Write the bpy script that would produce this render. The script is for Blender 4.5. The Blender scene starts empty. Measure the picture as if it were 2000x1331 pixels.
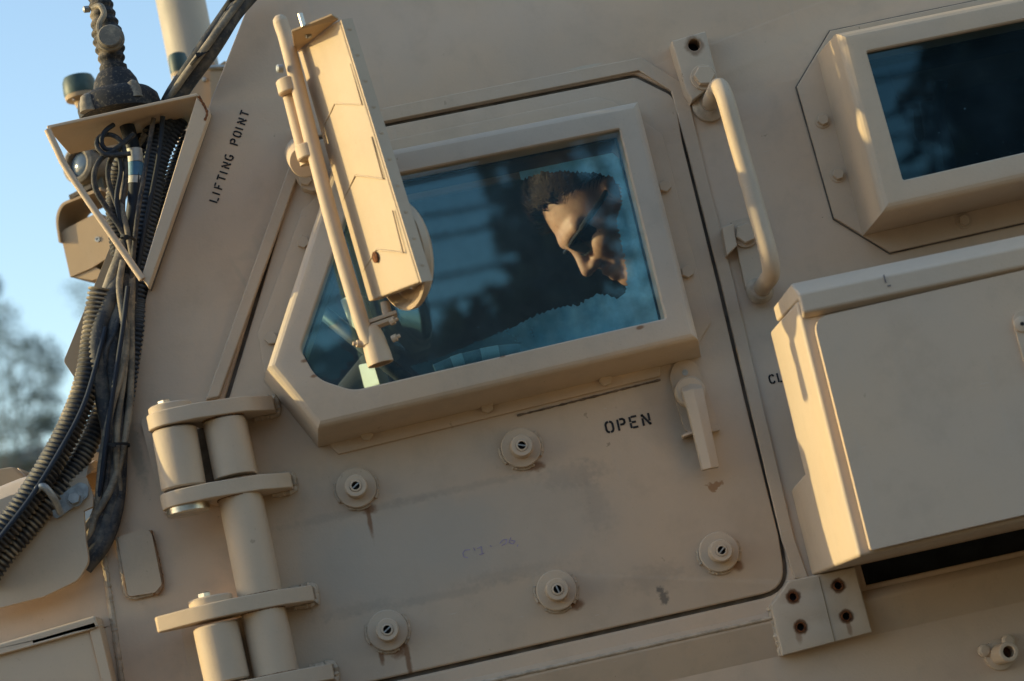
import bpy, bmesh, math, random
import numpy as np
from mathutils import Vector, Matrix
from mathutils.geometry import tessellate_polygon

random.seed(7)
rng = np.random.default_rng(11)
scene = bpy.context.scene
C = bpy.context.collection
rad = math.radians

# ------------------------------------------------------------------ camera
# World: X runs along the truck's flank towards its rear, Y points into the truck, Z up.
# The flank is the plane y = 0; the middle of the picture meets it 2.2 m above the ground.
FPX, ROLL = 4100.0, rad(12.6)
Yc = Vector((-332, -703, -4100)).normalized()
Zc = Vector((0, 1, -703 / 4100)).normalized()
Xc = Yc.cross(Zc)
R0 = Vector((Xc[0], Yc[0], Zc[0])); U0 = Vector((Xc[1], Yc[1], Zc[1])); BK = Vector((Xc[2], Yc[2], Zc[2]))
RT = R0 * math.cos(ROLL) - U0 * math.sin(ROLL)
UP = R0 * math.sin(ROLL) + U0 * math.cos(ROLL)
CAM = Vector((0, 0, 2.2)) + BK * 3.6
cam = bpy.data.cameras.new('camera')
cam.sensor_width = 36
cam.lens = FPX / 2000 * 36
cam.clip_start = 0.05
cam.clip_end = 2000
cam.dof.use_dof = True
cam.dof.focus_distance = 3.62
cam.dof.aperture_fstop = 3.5
camo = bpy.data.objects.new('camera', cam)
C.objects.link(camo)
m = Matrix((RT, UP, BK)).transposed().to_4x4()
m.translation = CAM
camo.matrix_world = m
scene.camera = camo

# ------------------------------------------------------------------ light
SUN_AZ = rad(3.6)       # how far the sun stands behind the plane of the flank
SUN_EL = rad(17.0)
sun_dir = Vector((-math.cos(SUN_AZ) * math.cos(SUN_EL), math.sin(SUN_AZ) * math.cos(SUN_EL), math.sin(SUN_EL)))
world = bpy.data.worlds.new('World')
scene.world = world
world.use_nodes = True
wn = world.node_tree.nodes
sky = wn.new('ShaderNodeTexSky')
sky.sky_type = 'NISHITA'
sky.sun_disc = False
sky.sun_elevation = SUN_EL
sky.sun_rotation = math.atan2(sun_dir.x, sun_dir.y)
sky.air_density = 1.3
sky.dust_density = 0.8
sky.ozone_density = 2.0
bg = wn['Background']
bg.inputs['Strength'].default_value = 0.15
world.node_tree.links.new(sky.outputs[0], bg.inputs['Color'])
sl = bpy.data.lights.new('sun', 'SUN')
sl.energy = 2.2
sl.angle = rad(0.6)
sl.color = (1.0, 0.81, 0.38)
so = bpy.data.objects.new('sun', sl)
C.objects.link(so)
so.rotation_euler = (-sun_dir).to_track_quat('-Z', 'Y').to_euler()
so.location = (-8, 2, 9)
vs = scene.view_settings
vs.view_transform = 'Standard'
vs.look = 'None'
vs.exposure = 0.95
vs.gamma = 1
vs.use_curve_mapping = False
scene.cycles.max_bounces = 6
scene.cycles.diffuse_bounces = 3
scene.cycles.glossy_bounces = 3
scene.cycles.transparent_max_bounces = 16
scene.cycles.caustics_reflective = False

# ------------------------------------------------------------------ measuring
def P(x, y, d=0.0):
    """Point seen at pixel (x, y) of the 2000 px photograph, d metres outside the flank."""
    v = RT * (x - 1000) - UP * (y - 665.5) - BK * FPX
    return CAM + v * ((-d - CAM.y) / v.y)

def W(x, y, d=0.0):
    p = P(x, y, d)
    return (p.x, p.z)

def loop(pts, d=0.0):
    return [W(x, y, d) for x, y in pts]

def round_poly(pts, rads, seg=6):
    """Round the corners of an (x, z) polygon; rads is one radius or a list."""
    n = len(pts)
    if not isinstance(rads, (list, tuple)):
        rads = [rads] * n
    out = []
    for i in range(n):
        p = Vector(pts[i]); a = Vector(pts[i - 1]); b = Vector(pts[(i + 1) % n]); r = rads[i]
        if r <= 0:
            out.append(tuple(p)); continue
        u = (a - p).normalized(); w = (b - p).normalized()
        ang = math.acos(max(-1, min(1, u.dot(w))))
        t = min(r / math.tan(ang / 2), 0.48 * (a - p).length, 0.48 * (b - p).length)
        A = p + u * t; B = p + w * t
        for k in range(seg + 1):
            s = k / seg
            out.append(tuple(A * (1 - s) ** 2 + p * 2 * s * (1 - s) + B * s * s))
    return out

def offset_poly(pts, o):
    n = len(pts)
    area = sum(pts[i - 1][0] * pts[i][1] - pts[i][0] * pts[i - 1][1] for i in range(n))
    s = 1 if area > 0 else -1
    out = []
    for i in range(n):
        p = Vector(pts[i]); a = Vector(pts[i - 1]); b = Vector(pts[(i + 1) % n])
        e1 = (p - a).normalized(); e2 = (b - p).normalized()
        n1 = Vector((e1.y, -e1.x)) * s; n2 = Vector((e2.y, -e2.x)) * s
        h = (n1 + n2)
        h = h / max(0.25, h.dot(n1)) if h.length > 1e-6 else n1
        out.append(tuple(p + h * o))
    return out

def spline(pts, step=0.006):
    """Catmull-Rom through 3D points, resampled evenly."""
    pts = [Vector(p) for p in pts]
    ext = [pts[0] * 2 - pts[1]] + pts + [pts[-1] * 2 - pts[-2]]
    dense = []
    for i in range(1, len(ext) - 2):
        p0, p1, p2, p3 = ext[i - 1:i + 3]
        for k in range(24):
            t = k / 24
            dense.append(0.5 * ((2 * p1) + (p2 - p0) * t + (2 * p0 - 5 * p1 + 4 * p2 - p3) * t * t + (3 * p1 - p0 - 3 * p2 + p3) * t ** 3))
    dense.append(pts[-1])
    L = [0]
    for a, b in zip(dense, dense[1:]):
        L.append(L[-1] + (b - a).length)
    n = max(2, int(L[-1] / step))
    out, j = [], 0
    for k in range(n + 1):
        s = L[-1] * k / n
        while j < len(L) - 2 and L[j + 1] < s:
            j += 1
        f = (s - L[j]) / max(1e-9, L[j + 1] - L[j])
        out.append(dense[j].lerp(dense[j + 1], min(1, f)))
    return out

# ------------------------------------------------------------------ mesh collector
class G:
    def __init__(s):
        s.v = []; s.f = []
    def add(s, v, f):
        o = len(s.v)
        s.v += [tuple(p) for p in v]
        s.f += [tuple(i + o for i in q) for q in f]
        return s
    def box(s, c, size, rot=None):
        c = Vector(c); x, y, z = [q / 2 for q in size]
        v = [Vector((a * x, b * y, e * z)) for a in (-1, 1) for b in (-1, 1) for e in (-1, 1)]
        if rot is not None:
            v = [rot @ p for p in v]
        return s.add([c + p for p in v], [(0, 1, 3, 2), (4, 6, 7, 5), (0, 4, 5, 1), (2, 3, 7, 6), (0, 2, 6, 4), (1, 5, 7, 3)])
    def prism(s, outer, d1, d0, holes=(), back=True, bev=0.0, seg=3):
        """(x, z) outline, front face d1 outside the flank, straight back to d0; bev rounds the front edges."""
        loops = [list(outer)] + [list(h) for h in holes]
        rings = []
        if bev:
            for k in range(seg + 1):
                t = math.pi / 2 * k / seg; ins = bev * (1 - math.cos(t)); dd = d1 - bev + bev * math.sin(t)
                rings.append((dd, [offset_poly(l, -ins if i == 0 else ins) if ins else l for i, l in enumerate(loops)]))
        else:
            rings.append((d1, loops))
        rings = [(d0, loops)] + rings
        n = sum(len(l) for l in loops)
        v = [(x, -dd, z) for dd, ls in rings for l in ls for x, z in l]; f = []
        top = rings[-1][1]
        tri = tessellate_polygon([[Vector((x, 0, z)) for x, z in l] for l in top])
        f += [tuple(i + n * (len(rings) - 1) for i in t) for t in tri]
        if back:
            tri = tessellate_polygon([[Vector((x, 0, z)) for x, z in l] for l in loops])
            f += [tuple(t) for t in tri]
        for r in range(len(rings) - 1):
            o = 0
            for l in loops:
                k = len(l)
                f += [(r * n + o + i, r * n + o + (i + 1) % k, (r + 1) * n + o + (i + 1) % k, (r + 1) * n + o + i) for i in range(k)]
                o += k
        return s.add(v, f)
    def loft(s, loops, closed=True, caps=True):
        """3D loops of equal length."""
        n = len(loops[0]); v = [p for l in loops for p in l]; f = []
        for a in range(len(loops) - 1):
            for i in range(n if closed else n - 1):
                j = (i + 1) % n
                f.append((a * n + i, a * n + j, (a + 1) * n + j, (a + 1) * n + i))
        if caps:
            f.append(tuple(range(n))[::-1]); f.append(tuple((len(loops) - 1) * n + i for i in range(n)))
        return s.add(v, f)
    def tube(s, pts, r, n=12, caps=True):
        pts = [Vector(p) for p in pts]
        rs = r if isinstance(r, (list, tuple)) else [r] * len(pts)
        T = [(pts[min(i + 1, len(pts) - 1)] - pts[max(i - 1, 0)]).normalized() for i in range(len(pts))]
        up = Vector((0, 0, 1)) if abs(T[0].z) < 0.9 else Vector((1, 0, 0))
        u = T[0].cross(up).normalized(); loops = []
        for p, t, rr in zip(pts, T, rs):
            u = (u - t * u.dot(t)).normalized(); w = t.cross(u)
            loops.append([p + (u * math.cos(2 * math.pi * k / n) + w * math.sin(2 * math.pi * k / n)) * rr for k in range(n)])
        return s.loft(loops, True, caps)
    def cyl(s, a, b, r, n=20, r2=None):
        return s.tube([a, b], [r, r if r2 is None else r2], n)
    def lathe(s, o, ax, prof, n=28):
        """prof: (radius, height along ax)."""
        o = Vector(o); ax = Vector(ax).normalized()
        up = Vector((0, 0, 1)) if abs(ax.z) < 0.9 else Vector((1, 0, 0))
        u = ax.cross(up).normalized(); w = ax.cross(u)
        return s.loft([[o + ax * h + (u * math.cos(2 * math.pi * k / n) + w * math.sin(2 * math.pi * k / n)) * max(r, 1e-4) for k in range(n)] for r, h in prof])
    def mesh(s, name, smooth=35):
        me = bpy.data.meshes.new(name)
        me.from_pydata(s.v, [], s.f)
        b = bmesh.new(); b.from_mesh(me)
        bmesh.ops.recalc_face_normals(b, faces=b.faces)
        b.to_mesh(me); b.free()
        me.polygons.foreach_set('use_smooth', [True] * len(me.polygons))
        me.set_sharp_from_angle(angle=rad(smooth))
        return me
    def build(s, name, mat, parent=None, bevel=0, seg=3, smooth=35):
        return put(name, s.mesh(name, smooth), mat, parent, bevel, seg)

ORG = {}
def put(name, me, mat, parent=None, bevel=0, seg=3, loc=None, rot=None):
    if mat is not None and not me.materials:
        me.materials.append(mat)
    o = bpy.data.objects.new(name, me)
    C.objects.link(o)
    if parent is not None:
        setp(o, parent)
    if loc is not None:
        o.location = loc
    if rot is not None:
        o.rotation_euler = rot
    if bevel:
        b = o.modifiers.new('bevel', 'BEVEL')
        b.width = bevel; b.segments = seg; b.limit_method = 'ANGLE'; b.angle_limit = rad(40)
        b.harden_normals = True
    return o

def setp(o, parent):
    o.parent = parent
    if parent.name in ORG:
        o.matrix_parent_inverse = Matrix.Translation(-ORG[parent.name])
    elif parent.type == 'MESH' and (parent.location.length > 0 or Vector(parent.rotation_euler).length > 0):
        o.matrix_parent_inverse = (Matrix.Translation(parent.location) @ parent.rotation_euler.to_matrix().to_4x4()).inverted()

def thing(name, label, cat, loc=(0, 0, 0), group=None):
    o = bpy.data.objects.new(name, None)
    o.empty_display_size = 0.1
    C.objects.link(o)
    o.location = loc
    ORG[o.name] = Vector(loc)
    return tag(o, label, cat, group)

def tag(o, label, cat, group=None, kind=None):
    if label: o['label'] = label
    if cat: o['category'] = cat
    if group: o['group'] = group
    if kind: o['kind'] = kind
    return o

# ------------------------------------------------------------------ materials
class N:
    """small node helper"""
    def __init__(s, name):
        s.m = bpy.data.materials.new(name); s.m.use_nodes = True
        s.t = s.m.node_tree; s.b = s.t.nodes['Principled BSDF']
        s.out = s.t.nodes['Material Output']
        s.cache = {}
        s.pos = s.t.nodes.new('ShaderNodeNewGeometry').outputs['Position']
    def n(s, k, **kw):
        o = s.t.nodes.new('ShaderNode' + k)
        for a, b in kw.items(): setattr(o, a, b)
        return o
    def l(s, a, b): s.t.links.new(a, b)
    def put(s, sock, v):
        if hasattr(v, 'is_output'): s.l(v, sock)
        else: sock.default_value = v
    def noise(s, scale, detail=4, rough=0.55, vec=None, stretch=None, dist=0):
        key = (scale, detail, rough, stretch, dist)
        if vec is None and key in s.cache: return s.cache[key]
        x = s.n('TexNoise'); s.cache[key] = x.outputs[0]; x.inputs['Scale'].default_value = scale; x.inputs['Detail'].default_value = detail
        x.inputs['Roughness'].default_value = rough; x.inputs['Distortion'].default_value = dist
        v = vec or s.pos
        if stretch:
            mp = s.n('VectorMath', operation='MULTIPLY'); s.l(v, mp.inputs[0]); mp.inputs[1].default_value = stretch; v = mp.outputs[0]
        s.l(v, x.inputs['Vector'])
        return x.outputs[0]
    def ramp(s, v, a, b, lo=0.0, hi=1.0):
        x = s.n('MapRange'); x.interpolation_type = 'SMOOTHSTEP'
        s.put(x.inputs[0], v)
        for i, q in zip((1, 2, 3, 4), (a, b, lo, hi)): x.inputs[i].default_value = q
        return x.outputs[0]
    def math(s, op, a, b=0.0):
        x = s.n('Math', operation=op); s.put(x.inputs[0], a); s.put(x.inputs[1], b); return x.outputs[0]
    def mix(s, f, a, b):
        x = s.n('Mix', data_type='RGBA'); s.put(x.inputs[0], f)
        for i, q in ((6, a), (7, b)):
            s.put(x.inputs[i], q if hasattr(q, 'is_output') else (*q, 1) if len(q) == 3 else q)
        return x.outputs[2]
    def bump(s, h, strength=0.2, dist=0.002, prev=None):
        x = s.n('Bump'); x.inputs['Strength'].default_value = strength; x.inputs['Distance'].default_value = dist
        s.l(h, x.inputs['Height'])
        if prev: s.l(prev, x.inputs['Normal'])
        return x.outputs[0]
    def stain(s, col, c, rx, rz, colour, amt, soft=0.5, wob=0.35, grain=60, rot=0.0):
        """an elliptical mark with a ragged edge at world (x, z) c"""
        a = s.n('VectorMath', operation='SUBTRACT'); s.l(s.pos, a.inputs[0]); a.inputs[1].default_value = (c[0], 0, c[1])
        v = a.outputs[0]
        if rot:
            r = s.n('VectorRotate', rotation_type='Y_AXIS'); s.l(v, r.inputs['Vector']); r.inputs['Angle'].default_value = rot; v = r.outputs[0]
        k = s.n('VectorMath', operation='MULTIPLY'); s.l(v, k.inputs[0]); k.inputs[1].default_value = (1 / rx, 0, 1 / rz)
        ln = s.n('VectorMath', operation='LENGTH'); s.l(k.outputs[0], ln.inputs[0])
        nz = s.noise(18 if grain < 30 else 90, 4)
        dd = s.math('ADD', ln.outputs['Value'], s.math('MULTIPLY', s.math('SUBTRACT', nz, 0.5), wob * 2.5))
        f = s.ramp(dd, 1.0 + soft * 0.5, 1.0 - soft * 0.5, 0.0, amt)
        return s.mix(f, col, colour)
    def fin(s, col, rough=0.6, normal=None, metal=0.0, spec=None):
        s.put(s.b.inputs['Base Color'], col if hasattr(col, 'is_output') else (*col, 1))
        s.put(s.b.inputs['Roughness'], rough)
        s.b.inputs['Metallic'].default_value = metal
        if spec is not None: s.b.inputs['Specular IOR Level'].default_value = spec
        if normal: s.l(normal, s.b.inputs['Normal'])
        return s.m

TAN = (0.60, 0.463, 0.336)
def tan_paint(name, base=TAN, stains=(), wavy=True, dirt=1.0):
    q = N(name)
    a = [base[0] * 0.92, base[1] * 0.94, base[2] * 0.98]; b = [base[0] * 1.06, base[1] * 1.0, base[2] * 0.93]
    col = q.mix(q.ramp(q.noise(2.2, 5), 0.3, 0.7), a, b)
    col = q.mix(q.ramp(q.noise(14, 4, 0.65), 0.45, 0.75, 0, 0.35 * dirt), col, [c * 0.72 for c in base])
    col = q.mix(q.ramp(q.noise(230, 3), 0.62, 0.75, 0, 0.3), col, [c * 0.68 for c in base])
    # runs of dust and rain, stretched down the plate
    col = q.mix(q.ramp(q.noise(9, 5, 0.6, stretch=(6, 6, 0.6)), 0.55, 0.8, 0, 0.25 * dirt), col, (0.52, 0.45, 0.37))
    # fine scratches
    sc = q.noise(26, 2, 0.5, stretch=(1, 1, 14), dist=1.2)
    col = q.mix(q.ramp(sc, 0.735, 0.76, 0, 0.55 * dirt), col, (0.62, 0.54, 0.44))
    chip = q.math('MULTIPLY', q.ramp(q.noise(48, 3, 0.6), 0.70, 0.735), q.ramp(q.noise(2.2, 5), 0.45, 0.6))
    col = q.mix(q.math('MULTIPLY', chip, 0.6 * dirt), col, (0.20, 0.13, 0.08))
    for st in stains:
        col = q.stain(col, *st)
    rough = q.ramp(q.noise(7, 4), 0.3, 0.7, 0.5, 0.68)
    h = q.math('ADD', q.math('MULTIPLY', q.noise(230, 3), 0.32), q.math('MULTIPLY', q.noise(45, 3), 0.5))
    if wavy: h = q.math('ADD', h, q.math('MULTIPLY', q.noise(3.5, 1), 5.0))
    nm = q.bump(h, 0.45, 0.0018)
    return q.fin(col, rough, nm, spec=0.35)

def simple(name, col, rough=0.6, var=0.25, scale=30, metal=0.0, bump=0.15, spec=None):
    q = N(name)
    c = q.mix(q.ramp(q.noise(scale, 5), 0.3, 0.7), [x * (1 - var) for x in col], [min(1, x * (1 + var)) for x in col])
    return q.fin(c, rough, q.bump(q.noise(scale * 8, 3), bump, 0.001), metal, spec)

def dusty(name, base, dust, amt=0.6, scale=18, rough=0.75, lo=0.42, hi=0.6):
    q = N(name)
    c = q.mix(q.ramp(q.noise(scale, 6, 0.65), lo, hi, 0, amt), base, dust)
    c = q.mix(q.ramp(q.noise(200, 2), 0.5, 0.8, 0, 0.4), c, dust)
    return q.fin(c, rough, q.bump(q.noise(300, 3), 0.2, 0.001), spec=0.3)

RUST = (0.16, 0.055, 0.018)
def rust_mat():
    q = N('rust')
    c = q.mix(q.ramp(q.noise(120, 5), 0.3, 0.7), (0.06, 0.025, 0.015), (0.24, 0.09, 0.035))
    return q.fin(c, 0.85, q.bump(q.noise(400, 4), 0.5, 0.001), spec=0.2)

M_TAN = tan_paint('tan_paint')
M_TAN2 = tan_paint('tan_paint_fittings', (0.585, 0.462, 0.34), wavy=False, dirt=0.7)
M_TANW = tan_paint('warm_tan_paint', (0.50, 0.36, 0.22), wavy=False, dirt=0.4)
M_WELD = simple('weld_bead', (0.49, 0.385, 0.28), 0.6, 0.2, 60, bump=0.4)
M_RUST = rust_mat()
M_BLACK = simple('black_recess', (0.012, 0.012, 0.013), 0.8)
M_STEEL = simple('bright_steel', (0.62, 0.55, 0.45), 0.32, 0.2, 60, 0.9)
M_ZINC = simple('dull_zinc', (0.36, 0.37, 0.37), 0.5, 0.2, 80, 0.5)
M_RUBBER = dusty('dusty_black_rubber', (0.025, 0.026, 0.03), (0.36, 0.28, 0.19), 0.8, 14, lo=0.52, hi=0.72)
def loom(name, base, dust, amt, scale, lo, hi):
    q = N(name); at = q.n('Attribute', attribute_name='crest')
    f = q.math('MULTIPLY', q.ramp(q.noise(scale, 5, 0.6), lo, hi, 0.08, amt), q.ramp(at.outputs['Fac'], 0.2, 0.9, 0.12, 1.0))
    return q.fin(q.mix(f, base, dust), 0.6, spec=0.35)
M_LOOM = loom('dusty_black_loom', (0.016, 0.019, 0.028), (0.46, 0.37, 0.25), 0.75, 13, 0.48, 0.64)
M_LOOMD = loom('dark_loom', (0.010, 0.017, 0.032), (0.10, 0.12, 0.15), 0.8, 12, 0.3, 0.6)
M_SLEEVE = dusty('grey_braided_sleeve', (0.045, 0.05, 0.06), (0.26, 0.22, 0.17), 0.7, 22, lo=0.42, hi=0.7)
M_CABLE = dusty('tan_grey_cable', (0.17, 0.15, 0.125), (0.40, 0.33, 0.24), 0.75, 25)
M_CABLED = dusty('grey_cable', (0.035, 0.04, 0.05), (0.2, 0.17, 0.14), 0.45, 25)
M_INK = simple('stencil_ink', (0.018, 0.017, 0.02), 0.7, 0.4, 90)
M_PURPLE = simple('purple_marker', (0.36, 0.28, 0.42), 0.6, 0.25, 160)
M_GREEN = simple('dark_green_plastic', (0.035, 0.065, 0.055), 0.5, 0.3, 40)
M_WHITE = simple('white_tape', (0.7, 0.7, 0.68), 0.6, 0.12, 60)
M_BLUE = simple('blue_tape', (0.10, 0.28, 0.5), 0.5, 0.12, 60)
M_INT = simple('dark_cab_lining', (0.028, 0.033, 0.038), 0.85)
M_PALE = simple('pale_green_trim', (0.55, 0.62, 0.55), 0.5, 0.08, 20)
M_OLIVE = simple('olive_inner_frame', (0.16, 0.15, 0.11), 0.7, 0.2, 20)
M_SEAL = simple('rubber_seal', (0.13, 0.105, 0.082), 0.8, 0.4, 25)

def glass(name, tint, ior, haze=0.05):
    q = N(name); q.t.nodes.remove(q.b)
    f0 = ((ior - 1) / (ior + 1)) ** 2; lw = q.n('LayerWeight'); lw.inputs['Blend'].default_value = 0.5
    fr = q.math('ADD', q.math('MULTIPLY', q.math('POWER', lw.outputs['Facing'], 5.0), 1 - f0), f0)
    tr = q.n('BsdfTransparent'); tr.inputs[0].default_value = (*tint, 1)
    gl = q.n('BsdfGlossy'); gl.inputs['Roughness'].default_value = 0.015; gl.inputs[0].default_value = (0.42, 0.8, 1, 1)
    q.l(q.bump(q.noise(2.0, 2), 0.05, 0.01), gl.inputs['Normal'])
    mx = q.n('MixShader'); q.l(fr, mx.inputs[0]); q.l(tr.outputs[0], mx.inputs[1]); q.l(gl.outputs[0], mx.inputs[2])
    df = q.n('BsdfDiffuse'); df.inputs[0].default_value = (0.28, 0.48, 0.6, 1)
    dust = q.math('ADD', q.ramp(q.noise(5, 6, 0.65), 0.35, 0.75, haze * 0.5, haze * 1.6), q.ramp(q.noise(330, 1), 0.78, 0.82, 0, 0.5))  # fine dust specks plus a bluish haze painted over the glass
    m2 = q.n('MixShader'); q.l(dust, m2.inputs[0]); q.l(mx.outputs[0], m2.inputs[1]); q.l(df.outputs[0], m2.inputs[2])
    q.l(m2.outputs[0], q.out.inputs['Surface'])
    return q.m
M_GLASS = glass('armoured_glass', (0.92, 0.97, 0.98), 1.62, 0.055)
M_GLASS2 = glass('dark_armoured_glass', (0.34, 0.44, 0.50), 1.5, 0.03)
M_CLEAR = glass('windscreen_glass', (0.95, 0.97, 0.97), 1.3, 0.0)

def film_mat():
    q = N('milky_delaminated_film'); q.t.nodes.remove(q.b)
    tr = q.n('BsdfTransparent'); tr.inputs[0].default_value = (0.55, 0.82, 0.88, 1)
    df = q.n('BsdfDiffuse'); tl = q.n('BsdfTranslucent')
    c = q.mix(q.ramp(q.noise(9, 5, 0.6, stretch=(1.6, 1, 0.7)), 0.3, 0.7), (0.20, 0.58, 0.72), (0.5, 0.86, 0.93))
    q.l(c, df.inputs[0]); q.l(c, tl.inputs[0])
    ad = q.n('MixShader'); ad.inputs[0].default_value = 0.1
    q.l(df.outputs[0], ad.inputs[1]); q.l(tl.outputs[0], ad.inputs[2])
    sx = q.n('SeparateXYZ'); q.l(q.pos, sx.inputs[0])
    mx = q.n('MixShader'); q.l(q.math('MULTIPLY', q.ramp(q.noise(13, 6, 0.65), 0.3, 0.7, 0.5, 0.96), q.ramp(sx.outputs[0], -0.15, 0.24, 0.12, 1.0)), mx.inputs[0])
    q.l(tr.outputs[0], mx.inputs[1]); q.l(ad.outputs[0], mx.inputs[2])
    q.l(mx.outputs[0], q.out.inputs['Surface'])
    return q.m
M_FILM = film_mat()

# ================================================================== SETTING
def ground_mat():
    q = N('sandy_ground')
    c = q.mix(q.ramp(q.noise(0.25, 6), 0.3, 0.7), (0.10, 0.073, 0.048), (0.15, 0.112, 0.076))
    c = q.mix(q.ramp(q.noise(6, 6, 0.7), 0.5, 0.75, 0, 0.6), c, (0.085, 0.063, 0.045))
    return q.fin(c, 0.95, q.bump(q.noise(12, 8, 0.7), 0.5, 0.03), spec=0.1)
g = G(); S = 900
g.add([(-S, -S, 0), (S, -S, 0), (S, S, 0), (-S, S, 0)], [(0, 1, 2, 3)])
tag(g.build('ground', ground_mat()), None, None, kind='structure')

def leaf_mat(name, a, b):
    q = N(name)
    c = q.mix(q.ramp(q.noise(1.2, 4), 0.35, 0.65), a, b)
    q.fin(c, 0.7, spec=0.2)
    tl = q.n('BsdfTranslucent'); q.l(c, tl.inputs[0]); mx = q.n('MixShader'); mx.inputs[0].default_value = 0.4
    q.l(q.b.outputs[0], mx.inputs[1]); q.l(tl.outputs[0], mx.inputs[2]); q.l(mx.outputs[0], q.out.inputs['Surface'])
    return q.m
M_LEAF = leaf_mat('grey_green_leaves', (0.09, 0.125, 0.125), (0.17, 0.215, 0.205))
M_LEAFD = leaf_mat('dark_conifer_needles', (0.018, 0.028, 0.02), (0.045, 0.06, 0.038))
M_BARK = simple('bark', (0.16, 0.14, 0.125), 0.9, 0.3, 8)

def leaves(g, centres, radii, n, size):
    for c, r in zip(centres, radii):
        u = rng.normal(size=(n, 3)); u /= np.linalg.norm(u, axis=1)[:, None]
        p = np.array(c) + u * (rng.random(n) ** 0.45)[:, None] * np.array(r)
        a = rng.normal(size=(n, 3)); a /= np.linalg.norm(a, axis=1)[:, None]
        b = np.cross(a, rng.normal(size=(n, 3))); b /= np.linalg.norm(b, axis=1)[:, None]
        s = size * (0.6 + 0.8 * rng.random(n))[:, None]
        V = np.concatenate([p - a * s, p + b * s * 0.45, p + a * s, p - b * s * 0.45], axis=1).reshape(-1, 3)
        g.add(V.tolist(), [(4 * i, 4 * i + 1, 4 * i + 2, 4 * i + 3) for i in range(n)])

def raw(g, name, mat, parent=None):
    me = bpy.data.meshes.new(name); me.from_pydata(g.v, [], g.f)
    return put(name, me, mat, parent)

def background_tree(label, base, clumps, size, n):
    t = thing('tree', label, 'tree', base)
    top = max(c[2] for c, r in clumps)
    b = Vector(base); g = G()
    hub = Vector((b.x, b.y, b.z + (top - b.z) * 0.45))
    g.tube(spline([b, b.lerp(hub, 0.5) + Vector((0.1, 0, 0)), hub], 0.3), 0.17, 8)
    for c, r in clumps:
        c = Vector(c)
        pts = spline([hub, hub.lerp(c, 0.55) + Vector((0.1, 0, 0.2)), c + Vector((0, 0, r[2] * 0.4))], 0.25)
        g.tube(pts, [0.035 * (1 - 0.8 * i / len(pts)) for i in range(len(pts))], 6)
    g.build('trunk', M_BARK, t)
    g = G(); leaves(g, [c for c, r in clumps], [r for c, r in clumps], n, size)
    raw(g, 'crown', M_LEAF, t)
    return t

D = 38
def bp(x, y, d=D): return tuple(P(x, y, -d))
cl = []
for (x, y, rx, rz) in [(-60, 640, .9, .7), (-10, 600, .55, .5), (25, 650, .6, .5), (75, 665, .5, .45), (100, 700, .35, .4), (-20, 720, .8, .6),
                       (40, 730, .55, .5), (90, 750, .45, .4), (10, 800, .7, .5), (60, 815, .5, .4), (95, 800, .35, .3), (-40, 850, .8, .6), (40, 870, .6, .4), (-100, 720, 1, 1), (-15, 535, .2, .3)]:
    cl.append((bp(x, y + 25, D + random.uniform(-1, 1)), (rx, rx, rz * 0.85)))
bx_, by_, _ = bp(-60, 800)
background_tree('loose grey-green tree blurred against the sky at the far left', (bx_, by_, 0), cl, 0.055, 300)
D2 = 60
cl = [(bp(150, 565, D2), (.6, .5, .35)), (bp(165, 590, D2), (.5, .4, .5)), (bp(190, 620, D2), (.8, .8, .8)), (bp(240, 700, D2), (1.2, 1, 1.2))]
bx_, by_, _ = bp(230, 800, D2)
background_tree('faint thin tree blurred just below the lamp housing', (bx_, by_, 0), cl, 0.06, 110)

# long low grey shed behind the tree
sh = thing('grey_shed', 'blurred low grey shed roof behind the truck bonnet', 'shed', (bp(40, 900, 48)[0], 50, 0))
zt = bp(60, 893, 48)[2]; xm = bp(40, 900, 48)[0]
g = G(); g.box((xm - 4, 52, zt / 2 - 0.2), (34, 8, zt - 0.4))
g.build('wall', simple('grey_cladding', (0.33, 0.33, 0.33), 0.7, 0.1, 1), sh)
g = G(); g.box((xm - 4, 52, zt - 0.02), (35, 9, 0.32))
g.build('roof', simple('grey_roof_sheet', (0.24, 0.25, 0.27), 0.6, 0.12, 1), sh)

# what stands behind the photographer and shows in the glass: a belt of trees and wires
g = G(); tk = G()
for i in range(96):
    x = -44 + i * 0.95 + random.uniform(-0.5, 0.5); y = -36 + random.uniform(-4, 4)
    h = random.uniform(14, 17) if x > 3.9 else random.uniform(8.0, 9.5)
    if x < -9: h = random.uniform(8, 12)
    tk.tube([(x, y, 0), (x, y, h * 0.85)], [0.2, 0.05], 6)
    for k in range(8):
        f = k / 7
        leaves(g, [(x + random.uniform(-.3, .3), y, h * (0.12 + 0.84 * f))], [(1.0 * (1 - f) + 0.75, 1.5 * (1 - f) + 0.5, h * 0.10)], 150, 0.32)
g.add(tk.v, tk.f)
tag(raw(g, 'tree_line', M_LEAFD), None, None, kind='stuff')
wires = [(7.5, -22, 'lowest'), (7.9, -22.4, 'second lowest'), (8.3, -22, 'middle'), (8.75, -22.6, 'second highest'), (9.1, -22, 'highest')]
for z, y, w in wires:
    g = G(); pts = [(x, y, z - 0.9 + 0.9 * (x / 30) ** 2) for x in range(-30, 31, 3)]
    g.tube(pts, 0.026, 6)
    tag(g.build('power_line', M_BLACK), w + ' dark overhead wire reflected in the door glass', 'power line', 'overhead wires mirrored in the glass')
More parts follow.
